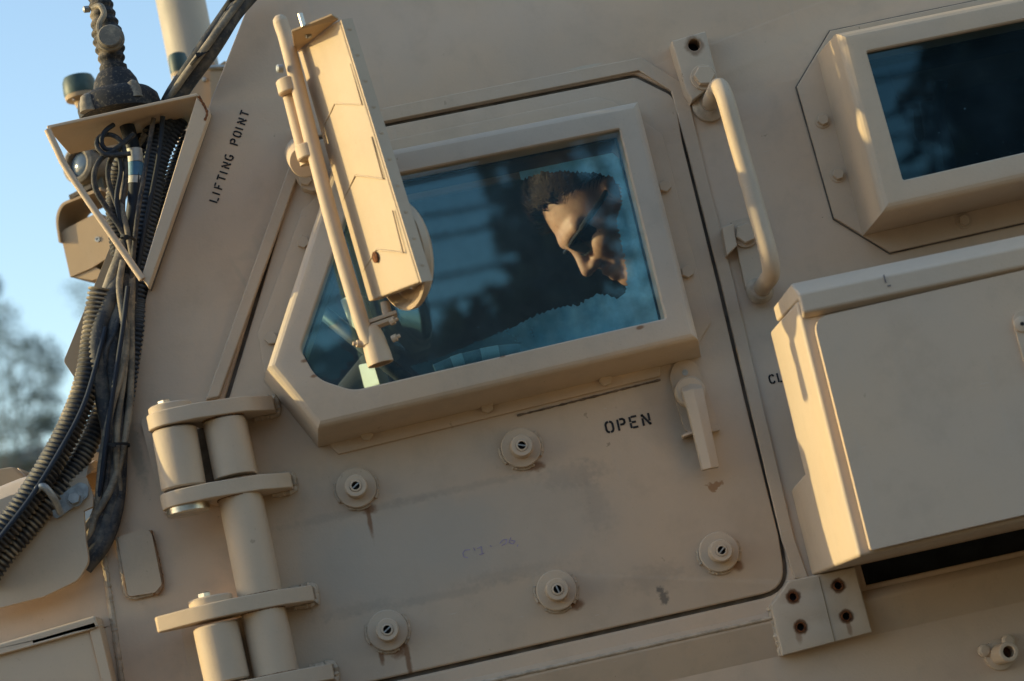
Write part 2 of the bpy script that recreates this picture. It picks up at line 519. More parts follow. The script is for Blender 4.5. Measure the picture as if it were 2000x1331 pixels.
for x in (-30, 30):
    pl = thing('utility_pole', 'wooden pole carrying the overhead wires at the ' + ('front' if x < 0 else 'rear') + ' of the truck', 'pole', (x, -22.3, 0))
    g = G(); g.cyl((x, -22.3, 0), (x, -22.3, 9.9), 0.16, 10, 0.11); g.build('pole_shaft', M_BARK, pl)
    g = G()
    for z in (7.5, 7.9, 8.3, 8.75, 9.1): g.box((x, -22.3, z - 0.06), (0.12, 1.2, 0.1))
    g.build('crossarms', M_BARK, pl)

# ================================================================== TRUCK
T = thing('armored_truck', 'tan armoured military truck, its cab flank filling the picture', 'truck', (0.3, 1.1, 0))

# ---- door outline and flank
dtop = [(597, 280), (1225, 154), (1322, 196)]
door_px = [(597, 279), (1240, 152), (1318, 190), (1332, 277), (1400, 553), (1456, 790), (1520, 1045), (1536, 1150), (1440, 1172), (830, 1309), (572, 1366), (500, 1100), (447, 780)]
door = round_poly(loop(door_px), [0.02, 0.02, 0.035, .2, 0, 0, 0, 0.07, 0, 0, 0.01, 0, 0.01])
gap = offset_poly(door, 0.007)
ZB = P(1260, 1263).z                       # top of the lower hull plate
flank_px = [(546, -150), (488, 0), (412, 195), (290, 562), (262, 655), (246, 760), (236, 900), (214, 1010), (178, 1086)]
flank = [W(*p) for p in flank_px]
flank = [(2.6, 3.02), flank[0]] + flank[1:] + [(flank[-1][0] - 0.02, flank[-1][1] - 0.02), (-2.6, flank[-1][1] - 0.06), (-2.6, 1.0), (2.6, 1.0)]

# windows cut through door and flank
pane_px = [(697, 356), (1210, 252), (1300, 622), (690, 763), (618, 740), (586, 682)]
pane_r = [0.004, 0.004, 0.004, 0.055, 0.055, 0.02]
DW = 0.106                                  # how far the door window box stands out
pane = round_poly(loop(pane_px, DW), pane_r)
rpane = round_poly(loop([(1693, 101), (2330, -29), (2400, 206), (1764, 352)], 0.15), 0.004)
rfront_px = [(1634, 62), (2370, -88), (2450, 250), (1724, 415)]
rfront = loop(rfront_px, 0.15)

sc_rust = (0.20, 0.085, 0.03)
stud_px = [(1017, 876), (696, 954), (1403, 1079), (1086, 1154), (757, 1232)]
studs = [W(*p) for p in stud_px]
dst = []
pc = W(905, 1075)
for (x, y, rx, rz, a) in [(800, 1075, .155, .085, .5), (1000, 1030, .17, .075, .4), (650, 1090, .05, .08, .35)]:
    dst.append((W(x, y), rx, rz, (0.46, 0.395, 0.32), min(1, a * 1.1), 0.5, 0.3, 18, rad(1)))
for (x, y, rx, rz) in [(1275, 1130, .045, .02), (700, 1000, .12, .007), (900, 955, .10, .006), (1120, 930, .05, .02), (860, 1165, .12, .007), (700, 1190, .06, .009), (1000, 1120, .08, .01), (1160, 980, .02, .05)]:
    dst.append((W(x, y), rx, rz, (0.33, 0.27, 0.215), .32, 1.2, 0.9, 70, 0))
dst.append((W(1293, 1163), .008, .012, (0.08, 0.075, 0.07), .7, 0.9, 1.3, 90, 0))
dst.append((W(1300, 780), .05, .09, (0.24, 0.195, 0.155), .4, 1.0, 0.4, 20, 0))
dst.append((W(1392, 950), .012, .008, (0.28, 0.13, 0.05), .75, 0.5, 1.6, 140, 0))
for i, (x, y, rx, rz) in enumerate([(722, 1015, .004, .03), (797, 1288, .0045, .035), (745, 1283, .004, .012), (776, 1270, .012, .012), (722, 995, .012, .008), (1125, 1180, .011, .009), (1112, 1180, .012, .006), (1046, 912, .014, .008), (1440, 1105, .010, .01)]):
    dst.append((W(x, y), rx, rz, sc_rust, .8, 0.9, 0.5, 120, rad(-2)))
M_DOOR = tan_paint('tan_door_paint', stains=dst)

fst = []
for (x, y, rx, rz, a) in [(470, 540, .004, .035, .5), (480, 500, .012, .008, .5), (505, 480, .006, .02, .4)]:
    fst.append((W(x, y), rx, rz, (0.46, 0.38, 0.28), a * .5, 0.9, 0.5, 90, rad(18)))
for (x, y, rx, rz) in [(880, 188, .03, .0025), (1142, 131, .028, .0025)]:
    fst.append((W(x, y), rx, rz, (0.62, 0.56, 0.46), .7, 0.8, 0.3, 90, 0))
fst.append((W(265, 880), .01, .06, (0.27, 0.25, 0.2), .6, 1, 0.5, 60, rad(3)))
fst.append((W(262, 1100), .012, .05, (0.24, 0.13, 0.07), .4, 1, 0.6, 80, rad(3)))
M_FLANK = tan_paint('tan_flank_paint', (0.655, 0.50, 0.365), stains=fst)

zsl = P(1680, 1120).z
slot = [(P(1692, 1140).x, ZB + 0.02), (P(1682, 1110).x, zsl + 0.04), (1.6, zsl + 0.04), (1.6, ZB + 0.02)]
g = G(); g.prism(flank, 0, -0.035, [gap, offset_poly(rpane, 0.012), slot], bev=0.004)
o = g.build('cab_side', M_FLANK, T, smooth=15)
# raised bar that frames the door opening
bar_in = offset_poly(gap, 0.002)
outer_px = [(575, 250), (1250, 117), (1336, 166), (1362, 270), (1432, 553), (1487, 790), (1552, 1050), (1580, 1178), (1440, 1208), (830, 1344), (500, 1420), (380, 840), (405, 776)]
g = G()
bo = loop([(743, 212), (1252, 112), (1340, 166), (1366, 282), (1434, 553), (1490, 790), (1553, 1055), (1580, 1130)], .006)
bi = loop([(743, 239), (1248, 138), (1311, 178), (1340, 285), (1408, 553), (1464, 790), (1527, 1055), (1552, 1130)], .006)
g.loft([[Vector((x, y, z)) for (x, z), y in ((a, -0.006), (b, -0.006), (b, 0.002), (a, 0.002))] for a, b in zip(bo, bi)])
df = g.build('door_surround', M_TAN, T, 0.002)
g = G()
bo = loop([(573, 300), (401, 781)], .014); bi = loop([(597, 300), (428, 775)], .014)
g.loft([[Vector((x, y, z)) for (x, z), y in ((a, -0.014), (b, -0.014), (b, 0.002), (a, 0.002))] for a, b in zip(bo, bi)])
g.build('surround_strip', M_TAN, df, 0.003)
# black seal deep in the gap
g = G(); g.prism(offset_poly(gap, 0.006), -0.007, -0.03, [offset_poly(door, -0.006)])
g.build('door_seal', M_SEAL, T)

DD = 0.004
g = G(); g.prism(door, DD, -0.03, [offset_poly(pane, 0.006)], bev=0.004)
door_o = g.build('door', M_DOOR, T, smooth=15)
tag(door_o, 'tan door plate with rust runs and a greyish overpainted patch', None)

# ---- lower hull
z1 = ZB; z2 = P(1820, 1262, 0.02).z
g = G()
prof = [(0.0, z1 + 0.012), (-0.014, z1 + 0.002), (-0.018, z1 - 0.006), (0.012, z2), (0.2, z2 - 0.5), (0.25, z2 - 0.5), (0.05, z1 - 0.03)]
XL = P(240, 1331).x
g.loft([[Vector((x, y, z)) for y, z in prof] for x in (-0.66, 2.6)])
hull = g.build('lower_hull', M_TAN, T, 0.003)
def bead(pts, r, step=0.004, amp=0.35):
    r *= 0.75; amp *= 0.55
    pts = spline(pts, step * 0.7)
    return G().tube([p + Vector((random.uniform(-1, 1), 0, random.uniform(-1, 1))) * r * 0.12 for p in pts], [r * (1 + amp * (math.sin(i * 1.9) * 0.5 + random.uniform(-0.5, 0.5))) for i in range(len(pts))], 8)
bead([(-0.6, -0.017, z1), (0.2, -0.017, z1), (0.43, -0.017, z1 + 0.001)], 0.0045).build('weld_bead', M_WELD, hull)
bead([(0.40, 0.010, z2), (0.8, 0.010, z2), (1.4, 0.010, z2)], 0.005).build('weld_bead', M_WELD, hull)

# ---- inside of the cab and the far parts that shade it
zf = 1.35
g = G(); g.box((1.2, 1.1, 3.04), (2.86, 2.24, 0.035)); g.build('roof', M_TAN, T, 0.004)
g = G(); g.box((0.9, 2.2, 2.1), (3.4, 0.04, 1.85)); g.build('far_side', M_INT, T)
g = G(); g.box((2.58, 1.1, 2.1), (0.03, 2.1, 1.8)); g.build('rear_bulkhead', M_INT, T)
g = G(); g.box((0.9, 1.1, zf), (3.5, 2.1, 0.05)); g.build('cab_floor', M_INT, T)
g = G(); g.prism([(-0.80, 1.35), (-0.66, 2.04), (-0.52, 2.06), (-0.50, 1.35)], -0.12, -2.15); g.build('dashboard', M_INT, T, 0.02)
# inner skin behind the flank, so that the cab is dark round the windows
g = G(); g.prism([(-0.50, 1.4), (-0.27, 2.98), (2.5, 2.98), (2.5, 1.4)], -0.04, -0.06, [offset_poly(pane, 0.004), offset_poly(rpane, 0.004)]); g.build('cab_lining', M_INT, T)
# windscreen, slanting back from the bonnet to the roof
g = G(); g.add([(-0.62, 0.16, 2.06), (-0.62, 2.05, 2.06), (-0.25, 2.05, 2.98), (-0.25, 0.16, 2.98)], [(0, 1, 2, 3)]); ws = g.build('windscreen', M_CLEAR, T)

# ---- bonnet and the pieces at the cab's front corner
g = G()
g.loft([[Vector((x, y, z)) for y, z in ((0.05, 0.9), (0.05, 1.62), (0.085, 1.67), (0.2, 1.7), (2.0, 1.7), (2.1, 1.6), (2.1, 0.9))] for x in (-2.9, -0.83)])
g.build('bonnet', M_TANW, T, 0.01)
g = G()
cov_front = [(-60, 1000), (20, 968), (100, 948), (168, 932), (181, 966), (181, 990), (163, 998), (168, 1060), (174, 1098), (152, 1134), (85, 1166), (-60, 1203)]
co = round_poly(loop(cov_front, 0.05), [0, 0, 0, 0, 0, 0, 0, 0, .03, .03, 0, 0])
g.prism(co, 0.05, 0.035)
# rolled top edge running back over the bonnet
tp = [P(x, y, 0.05) for x, y in [(-60, 1000), (20, 968), (100, 948), (168, 932)]]
g.loft([[p, p + Vector((0.004, 0.02, 0.02)), p + Vector((0.012, 0.06, 0.034)), p + Vector((0.02, 0.16, 0.04)), p + Vector((0.02, 0.16, 0.028)), p + Vector((0.01, 0.06, 0.02)), p + Vector((0, 0.014, 0.004))] for p in tp])
cover = g.build('corner_cover', M_TAN2, T, 0.004)
g = G()
a = P(144, 978, 0.052)
tabp = round_poly([(a.x + u, a.z + w) for u, w in ((-0.038, -0.012), (-0.034, -0.026), (0.024, 0.0), (0.03, 0.018), (0.016, 0.028), (-0.03, 0.008))], 0.012)
g.prism(tabp, 0.058, 0.051); g.build('bolt_tab', M_ZINC, cover, 0.002)

g = G(); g.loft([[Vector((x, y, z)) for y, z in ((0.05, 1.05), (-0.5, 1.05), (-0.52, 1.38), (-0.46, 1.46), (0.05, 1.5))] for x in (-2.7, -0.95)]); g.build('bounce_mudguard', M_TANW, T, 0.02)  # unseen, added to bounce warm sunlight up onto the front pillar
# lamp blocks on the bonnet
for i, (pts, d, dep) in enumerate([([(-60, 925), (28, 911), (66, 947), (70, 990), (-60, 1000)], -0.12, 0.12), ([(30, 911), (62, 925), (98, 960), (70, 985)], -0.19, 0.14), ([(150, 905), (190, 880), (230, 905), (215, 960), (140, 960)], -0.10, 0.10)]):
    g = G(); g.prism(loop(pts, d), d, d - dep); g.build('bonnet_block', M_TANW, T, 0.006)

# left-hand lower box with a lip
lb = G(); lb.prism(loop([(-80, 1290), (172, 1212), (206, 1345), (-80, 1420)], 0.06), 0.06, 0.0)
low = lb.build('fender_locker', M_TAN2, T, 0.004)
g = G(); lip = loop([(-80, 1280), (186, 1202), (192, 1224), (172, 1232), (-80, 1302)], 0.07); g.prism(lip, 0.07, 0.0); g.build('locker_lip', M_TAN2, low, 0.004)
g = G(); g.prism(loop([(174, 1230), (193, 1222), (222, 1345), (203, 1348)], 0.064), 0.064, 0.0); g.build('locker_edge', M_TAN2, low, 0.003)

# weld seam and pad in front of the hinges
bead([P(203, 1088, 0), P(212, 1150, 0), P(222, 1220, 0), P(232, 1290, 0), P(240, 1360, 0)], 0.007).build('weld_bead', M_WELD, T)
pad = round_poly(loop([(229, 1048), (294, 1032), (316, 1142), (302, 1158), (250, 1166)], 0.012), [.01, .014, .008, .008, .008])
g = G(); g.prism(pad, 0.012, 0); pd = g.build('weld_pad', M_TAN2, T, 0.003)
bead([P(291, 1036, .006), P(302, 1080, .006), P(314, 1140, .006), P(303, 1160, .006)], 0.007).build('pad_weld', simple('rusty_weld', (0.30, 0.18, 0.10), 0.8, 0.35, 60, bump=0.4), pd)
bead([P(228, 1050, .004), P(238, 1110, .004), P(250, 1164, .004), P(300, 1160, .004)], 0.005).build('pad_weld', M_WELD, pd)

# ---- windscreen frame and lamp brackets seen past the corner
g = G(); d = -0.06
g.prism(round_poly(loop([(232, 440), (124, 706), (152, 748), (300, 640), (300, 540)], d), [.0, .012, .01, 0, 0]), d, d - 0.12)
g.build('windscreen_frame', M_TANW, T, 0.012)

# ---- bolts
def bolt_mesh(r, h, washer=1.35, flange=None):
    g = G()
    if washer: g.lathe((0, 0, 0), (0, -1, 0), [(r * washer, 0), (r * washer, h * 0.16), (r * washer * 0.96, h * 0.22)], 24)
    hexp = [(r * math.cos(k * math.pi / 3), r * math.sin(k * math.pi / 3)) for k in range(6)]
    g.loft([[Vector((x * s, -y, z * s)) for x, z in hexp] for s, y in ((1, h * 0.1), (1, h * 0.86), (0.9, h))])
    return g.mesh('bolt', 30)
BM = bolt_mesh(0.0105, 0.010, 1.35); BM.materials.append(M_TAN2)
BMB = bolt_mesh(0.0185, 0.017, 1.25); BMB.materials.append(M_TAN2)
BMP = bolt_mesh(0.0115, 0.009, 0); BMP.materials.append(M_TAN2)
BMZ = bolt_mesh(0.011, 0.012, 1.3); BMZ.materials.append(M_ZINC)
def bolt(me, px, d, parent, name='bolt'):
    p = P(px[0], px[1], d)
    return put(name, me, None, parent, loc=p, rot=(0, random.uniform(0, 1), 0))
bolt(BMZ, (146, 974), 0.058, cover)

# ---- door window: flange, frame, pane
fl = round_poly(loop([(655, 296), (617, 386), (591, 408), (541, 544), (503, 651), (516, 727), (660, 888), (1290, 735), (1288, 698), (1361, 677), (1388, 631), (1293, 262), (1255, 236), (1197, 198), (1165, 190)], 0.009), 0.004, 2)
g = G(); g.prism(fl, 0.009, 0.003, [offset_poly(pane, 0.02)], bev=0.002)
win = g.build('window_flange', M_DOOR, T, smooth=15)
wf_px = [(652, 312), (1248, 195), (1366, 662), (620, 838), (521, 716)]
wf = loop(wf_px, DW)
loopv = lambda l, d: [Vector((x, -d, z)) for x, z in l]
def frame_mesh(outer, inner, D, bev, base_out, drop=0.0, seg=5):
    g = G(); rings = [loopv([(x, z - drop) for x, z in offset_poly(outer, base_out)], 0.006)]
    for k in range(seg + 1):
        t = math.pi / 2 * k / seg
        rings.append(loopv(offset_poly(outer, -bev * (1 - math.cos(t))) if k else outer, D - bev + bev * math.sin(t)))
    g.loft(rings, caps=False)
    inr = [offset_poly(inner, 0.0025), inner]
    tri = tessellate_polygon([rings[-1], loopv(inr[0], D)])
    g.add(rings[-1] + loopv(inr[0], D), [tuple(t) for t in tri])
    g.loft([loopv(inr[0], D), loopv(inr[1], D - 0.0025), loopv(inr[1], -0.033)], caps=False)
    me = g.mesh('window_frame', 12)
    b = bmesh.new(); b.from_mesh(me); bmesh.ops.remove_doubles(b, verts=b.verts, dist=1e-5); bmesh.ops.recalc_face_normals(b, faces=b.faces); b.to_mesh(me); b.free()
    me.polygons.foreach_set('use_smooth', [True] * len(me.polygons)); me.set_sharp_from_angle(angle=rad(12))
    return me
me = frame_mesh(wf, pane, DW, 0.017, 0.012, 0.004)
put('window_frame', me, tan_paint('tan_window_frame_paint', (0.58, 0.475, 0.37), [(W(300, 0), .01, .01, RUST, 0.0, .5, .5, 60, 0)] +
    [(W(x, y, DW), .006, .003, sc_rust, .8, .9, .6, 120, 0) for x, y in [(594, 705), (612, 735), (980, 695), (1018, 770), (1250, 640), (1100, 770)]]), win)
g = G(); g.prism(offset_poly(pane, 0.003), DW - 0.012, DW - 0.05); pn = g.build('window_pane', M_GLASS, win)
M_REVEAL_SHADE = simple('dark_blue_reveal_shade', (0.014, 0.022, 0.04), .5, .2, 30)  # navy added to paint the lit reveal behind each pane darker
g = G(); g.prism(offset_poly(pane, -0.0006), DW - 0.0505, -0.032, [offset_poly(pane, -0.004)]); g.build('reveal_darkener', M_REVEAL_SHADE, win)
for px in [(592, 474), (530, 662), (716, 850), (951, 796), (1182, 743), (1298, 365), (1342, 532)]:
    bolt(BMP, px, 0.009, win)
bead([P(1010, 812, .005), P(1100, 790, .005), P(1290, 742, .005)], 0.0022, 0.008, 0.9).build('sealant_bead', simple('dark_sealant', (0.14, 0.10, 0.07), .7, .4, 60), win)

# milky, cracked inner layer along the right and lower edges of the pane
def jag(pts, amp, step, seed):
    r = random.Random(seed); out = []
    for i in range(len(pts) - 1):
        a = Vector(pts[i]); b = Vector(pts[i + 1]); n = max(1, int((b - a).length / step))
        nn = Vector((b - a).yx).normalized(); nn.x = -nn.x
        for k in range(n):
            p = a.lerp(b, (k + r.uniform(-.3, .7)) / n)
            out.append(tuple(p + nn * (r.uniform(.1, 1.5) if (k % 2) else r.uniform(-1.4, .2)) * amp))
    out.append(tuple(pts[-1]))
    return out
FD = DW - 0.054
clear = jag([(1018, 352), (1060, 336), (1110, 334), (1162, 338), (1196, 346), (1213, 366), (1214, 400), (1204, 432), (1210, 462), (1219, 500), (1226, 545), (1222, 572)], 2.4, 4, 3) + \
    jag([(1205, 582), (1172, 574), (1150, 584), (1128, 596), (1085, 602), (1040, 618), (1008, 638), (960, 656), (900, 682), (845, 705), (800, 716)], 2.4, 5, 4)
fpoly = [(1014, 336), (1100, 318), (1196, 299), (1218, 318), (1236, 390), (1262, 520), (1288, 632), (1000, 712), (840, 748)] + clear[::-1]
g = G(); g.prism(loop(fpoly, FD), FD, FD - 0.0006, back=False); g.build('milky_film', M_FILM, win)
# left lower patch of the same milky layer
fl2 = [(598, 640), (640, 545), (668, 560), (655, 590), (668, 610), (640, 650), (660, 670), (690, 700), (650, 745), (610, 730), (592, 690)]
g = G(); g.prism(loop(jag(fl2, 4, 12, 9), FD), FD, FD - 0.0006, back=False); g.build('milky_film', M_FILM, win)

# ---- rear window
rfl = loop([(1622, 60), (1557, 169), (1630, 426), (1739, 493), (2450, 334), (2390, -100)], 0.008)
g = G(); g.prism(rfl, 0.008, 0.0, [offset_poly(rpane, 0.02)], bev=0.002)
rwin = g.build('rear_window_flange', M_TAN, T, smooth=15)
g = G(); g.prism(offset_poly(rfl, 0.0022), 0.003, 0.001, [offset_poly(rpane, 0.03)]); g.build('flange_seal', M_SEAL, rwin)
me = frame_mesh(rfront, rpane, 0.15, 0.018, 0.006)
put('window_frame', me, M_TAN2, rwin)
g = G(); g.prism(offset_poly(rpane, 0.003), 0.138, 0.09); g.build('window_pane', M_GLASS2, rwin)
g = G(); g.prism(loop([(1693, 101), (1722, 95), (1800, 344), (1764, 352)], 0.08), 0.08, 0.05); g.build('inner_frame', M_OLIVE, rwin)
g = G(); g.prism(loop([(1722, 95), (2330, -29), (2330, -5), (1729, 120)], 0.08), 0.08, 0.05); g.build('inner_frame', M_OLIVE, rwin)
g = G(); g.prism(offset_poly(rpane, -0.0006), 0.089, -0.034, [offset_poly(rpane, -0.004)]); g.build('reveal_darkener', M_REVEAL_SHADE, rwin)  # same darkening ring inside the rear reveal
for px in [(1606, 236), (1636, 342), (1882, 432), (2150, 372)]:
    bolt(BM, px, 0.008, rwin)
def hose(pts, d, r, mat, name, parent=None, ring=0.0045, depth=0.82, n=10):
    q = spline([P(x, y, dd) for x, y, dd in [(p + (d,))[:3] for p in pts]], ring / 2)
    return G().tube(q, [r if (i // 1) % 2 else r * depth for i in range(len(q))], n).build(name, mat, parent, smooth=80)
hs = simple('inner_hose_plastic', (0.14, 0.16, 0.16), .5, .2, 40)
for pts in ([(1770, 215), (1775, 270), (1795, 292), (1818, 270), (1808, 200)], [(1838, 160), (1832, 230), (1850, 290), (1858, 350)], [(1818, 250), (1828, 310), (1832, 360)]):
    hose(pts, -0.02, 0.013, hs, 'inner_hose', rwin, 0.008)

# ---- stowage box
BD = 0.39
bf = [(1553, 590), (2300, 420), (2420, 920), (1677, 1089)]
fx = loop(bf, BD)
x0t, z0t = fx[0]; x0b, z0b = fx[3]; x1 = fx[1][0] + 0.1
zt, zb = z0t, z0b
xl = (x0t + x0b) / 2
zn = P(1564, 932, 0.15).z
g = G()
side = [(0.145, zt), (BD, zt), (BD, zb), (0.0, zb), (0.0, zn - 0.005), (0.145, zn + 0.005)]
g.loft([[Vector((x, -dd, z)) for dd, z in side] for x in (xl, xl + 1.3)])
box = g.build('stowage_box', M_TAN2, T, 0.006)
g = G()
rail = [(0.20, zt + 0.004), (0.20, zt + 0.03), (BD - 0.02, zt + 0.032), (BD + 0.018, zt + 0.008), (BD + 0.018, zt - 0.022), (BD + 0.002, zt - 0.03), (BD + 0.002, zt + 0.001)]
g.loft([[Vector((x, -dd, z)) for dd, z in rail] for x in (xl + 0.004, xl + 1.3)])
g.build('top_rail', M_TAN2, box, 0.004)
lid = round_poly(loop([(1588, 622), (2300, 459), (2410, 911), (1701, 1075)], BD + 0.014), [.025, .02, .02, .004])
g = G(); g.prism(lid, BD + 0.014, BD + 0.002); ld = g.build('lid', M_TAN, box, 0.004)
lat = round_poly(loop([(1974, 612), (2060, 590), (2100, 700), (2010, 740)], BD + 0.018), [.02, .01, .01, .01])
g = G(); g.prism(lat, BD + 0.018, BD + 0.012); g.build('latch_plate', M_TAN2, box, 0.002)
c = P(1995, 634, BD + 0.018)
g = G(); g.lathe(c, (0, -1, 0), [(0.012, 0), (0.012, 0.003), (0.010, 0.004)]); g.build('latch_boss', M_TAN2, box)
g = G(); g.lathe(c + Vector((0, -0.004, 0)), (0, -1, 0), [(0.003, 0), (0.003, 0.001)]); g.build('keyhole', M_BLACK, box)
# ink mark on the rail
a = P(1728, 545, BD + 0.019)
g = G(); g.box(a, (0.002, 0.0006, 0.013)); g.box(a + Vector((0.004, 0, -0.012)), (0.005, 0.0006, 0.0022)); g.build('ink_mark', simple('faded_ink', (0.12, 0.11, 0.12), .7, .3, 90), box)

# ---- four-hole plate at the lower door corner
def circ(c, r, n=16): return [(c[0] + r * math.cos(2 * math.pi * k / n), c[1] + r * math.sin(2 * math.pi * k / n)) for k in range(n)]
PD = 0.032
hol_px = [(1549, 1166), (1637, 1144), (1564, 1225), (1653, 1204)]
cp = loop([(1506, 1183), (1542, 1134), (1670, 1107), (1704, 1235), (1529, 1281)], PD)
g = G(); g.prism(cp, PD, 0.0, [circ(W(*p, PD), 0.0085) for p in hol_px], bev=0.0025)
pst = []
for p in hol_px:
    x, z = W(*p, PD)
    pst.append(((x, z), .0125, .0125, (0.17, 0.075, 0.03), .9, .35, .3, 130, 0))
pst.append((W(1658, 1225, PD), .004, .014, sc_rust, .6, .9, .4, 100, 0))
pst.append((W(1560, 1243, PD), .005, .012, sc_rust, .5, .9, .4, 100, 0))
plate = g.build('corner_plate', tan_paint('tan_corner_plate_paint', (0.58, 0.475, 0.36), pst, wavy=False), T, smooth=15)
for p in hol_px:
    c = P(*p, PD)
    g = G(); g.lathe(c + Vector((0, 0.014, 0)), (0, -1, 0), [(0.0088, 0), (0.0088, 0.0155), (0.0065, 0.0155), (0.0062, 0.002)], 20); g.build('rusty_bush', M_RUST, plate)
    g = G(); g.lathe(c + Vector((0, 0.0125, 0)), (0, -1, 0), [(0.0075, 0), (0.0075, 0.001)], 16); g.build('hole_bottom', M_BLACK, plate)
bead([P(1506, 1186, .014), P(1512, 1215, .014), P(1521, 1250, .014), P(1528, 1279, .014)], 0.009, 0.005, .5).build('plate_weld', M_WELD, plate)
g = G(); g.box(P(1615, 1190, PD + 0.0004), (0.0012, 0.0008, 0.11), Matrix.Rotation(0, 3, 'Y')); g.build('scribed_line', simple('scribed', (0.25, 0.19, 0.12)), plate)

# boss with ears on the lower hull
c = P(1950, 1280, -0.002)
g = G(); ax = Vector((0.02, -1, 0.05)); g.lathe(c, ax, [(0.026, 0), (0.026, 0.008), (0.017, 0.01), (0.017, 0.062), (0.015, 0.064), (0.0095, 0.064), (0.0095, 0.04)], 24)
bs = g.build('hull_boss', M_TAN2, T, 0.0015)
g = G(); g.lathe(c + ax * 0.041, ax, [(0.0094, 0), (0.0094, 0.001)], 16); g.build('boss_bore', M_RUST, bs)
for u, w in ((-0.024, 0.012), (0.02, 0.02)):
    g = G(); g.lathe(c + Vector((u, -0.004, w)), ax, [(0.011, 0), (0.011, 0.008), (0.007, 0.011)], 16); g.build('boss_ear', M_TAN2, bs)

# ---- armour studs on the door
gd = G(); gd.lathe((0, 0, 0), (0, -1, 0), [(0.034, 0), (0.034, 0.0105), (0.0325, 0.012), (0.0205, 0.012)], 40); MD = gd.mesh('stud_disc')
gb = G(); gb.lathe((0, -0.012, 0), (0, -1, 0), [(0.0195, 0), (0.0185, 0.026), (0.0172, 0.0275), (0.0105, 0.0275), (0.0100, 0.026), (0.0100, 0.029), (0.0092, 0.0295), (0.0068, 0.0295), (0.0066, 0.016)], 32); MB_ = gb.mesh('stud_boss')
gh = G(); gh.lathe((0, -0.03, 0), (0, -1, 0), [(0.0067, 0), (0.0067, 0.001)], 20); MH = gh.mesh('stud_bore')
gs = G(); gs.box((0, -0.0405, 0), (0.0134, 0.002, 0.0022)); MS = gs.mesh('stud_bar')
for k, (px, ang) in enumerate(zip(stud_px, (0.35, -0.55, -0.7, 1.35, -0.55))):
    p = P(*px, DD)
    disc = put('armour_stud', MD, M_TAN2, T, loc=p)
    bo_ = put('stud_boss', MB_, M_TAN2, disc, loc=p)
    put('stud_bore', MH, M_BLACK, disc, loc=p)
    put('stud_bar', MS, M_ZINC, disc, loc=p, rot=(0, ang, 0))
    rr = random.Random(k + 5)
    for a0, a1 in ((rr.uniform(-2.4, -2.1), rr.uniform(-1.3, -1.0)), (rr.uniform(-0.9, -0.5), rr.uniform(0.3, 0.7)), (rr.uniform(2.7, 3.0), rr.uniform(3.4, 3.8))):
        pts = [p + Vector((math.cos(a) * 0.0355, -0.002, math.sin(a) * 0.0355)) for a in np.linspace(a0, a1, 8)]
        bead(pts, 0.0042, 0.003, .5).build('stud_weld', M_WELD, disc)

# ---- latch lever
g = G(); c = P(1340, 745, DD)
lp = round_poly(loop([(1308, 735), (1318, 705), (1356, 702), (1392, 790), (1405, 838), (1340, 850), (1322, 790)], DD + 0.004), 0.022)
g.prism(lp, DD + 0.005, 0.0); lat = g.build('latch_base', M_DOOR, T, 0.002)
g = G(); g.lathe(P(1338, 728, DD + 0.005), (0, -1, 0), [(0.0052, 0), (0.0052, 0.0012), (0.0024, 0.0012), (0.0024, 0.0004)], 16); g.build('latch_screw', M_ZINC, lat)
g = G(); g.lathe(P(1346, 768, DD + 0.004), (0, -1, 0), [(0.026, 0), (0.026, 0.018), (0.023, 0.021)], 32); g.build('latch_hub', M_TAN2, lat)
La = P(1352, 750, 0.048); Lb = P(1389, 915, 0.05)
ux = (Lb - La).normalized(); wx = Vector((ux.z, 0, -ux.x))
g = G()
secs = []
for t, w, o in ((-0.04, .008, 0.026), (0.0, .017, 0.018), (0.06, .0185, 0.006), (0.3, .0165, 0.0), (1.0, .0145, 0.0)):
    p = La.lerp(Lb, t) + Vector((0, o, 0))
    secs.append([p + wx * -w + Vector((0, .004, 0)), p + wx * 0.0 + Vector((0, -.004, 0)), p + wx * w + Vector((0, .002, 0)), p + wx * w + Vector((0, .018, 0)), p + wx * -w + Vector((0, .02, 0))])
g.loft(secs); g.build('latch_lever', M_TAN2, lat, 0.0015)
g = G(); a = P(1352, 846, 0.02); g.box(a, (0.036, 0.03, 0.005), Matrix.Rotation(rad(-8), 3, 'Y')); g.build('latch_stop', M_TAN2, lat, 0.001)
g = G(); a = P(1396, 838, 0.012); g.box(a, (0.016, 0.016, 0.01)); g.build('latch_stop', M_TAN2, lat, 0.001)

# ---- grab handle
g = G(); hp = loop([(1312, 80), (1378, 61), (1403, 158), (1352, 196), (1340, 176)], 0.04)
g.prism(hp, 0.04, 0.0, [circ(W(1356, 88, 0.04), 0.0105)], bev=0.0025)
hb = g.build('handle_block', tan_paint('tan_handle_block_paint', (0.575, 0.465, 0.355), [(W(1356, 90, .04), .016, .017, (0.20, 0.10, 0.045), .7, .5, .3, 120, 0)], wavy=False), T, smooth=15)
g = G(); g.lathe(P(1356, 88, 0.012), (0, -1, 0), [(0.0112, 0), (0.0112, 0.001)], 16); g.build('hole_bottom', M_BLACK, hb)
bolt(BMB, (1374, 152), 0.04, hb)
h2 = G(); h2.prism(round_poly(loop([(1428, 432), (1470, 424), (1506, 560), (1495, 588), (1470, 588), (1456, 560)], 0.016), [.004, .004, .015, .018, .018, .004]), 0.016, 0.0)
h2o = h2.build('handle_foot', M_TAN2, T, 0.002)
g = G(); g.prism(loop([(1410, 444), (1432, 436), (1440, 480), (1420, 500)], 0.03), 0.03, 0.0); g.build('foot_spacer', M_TAN2, h2o, 0.002)
bolt(BMB, (1455, 459), 0.018, h2o)
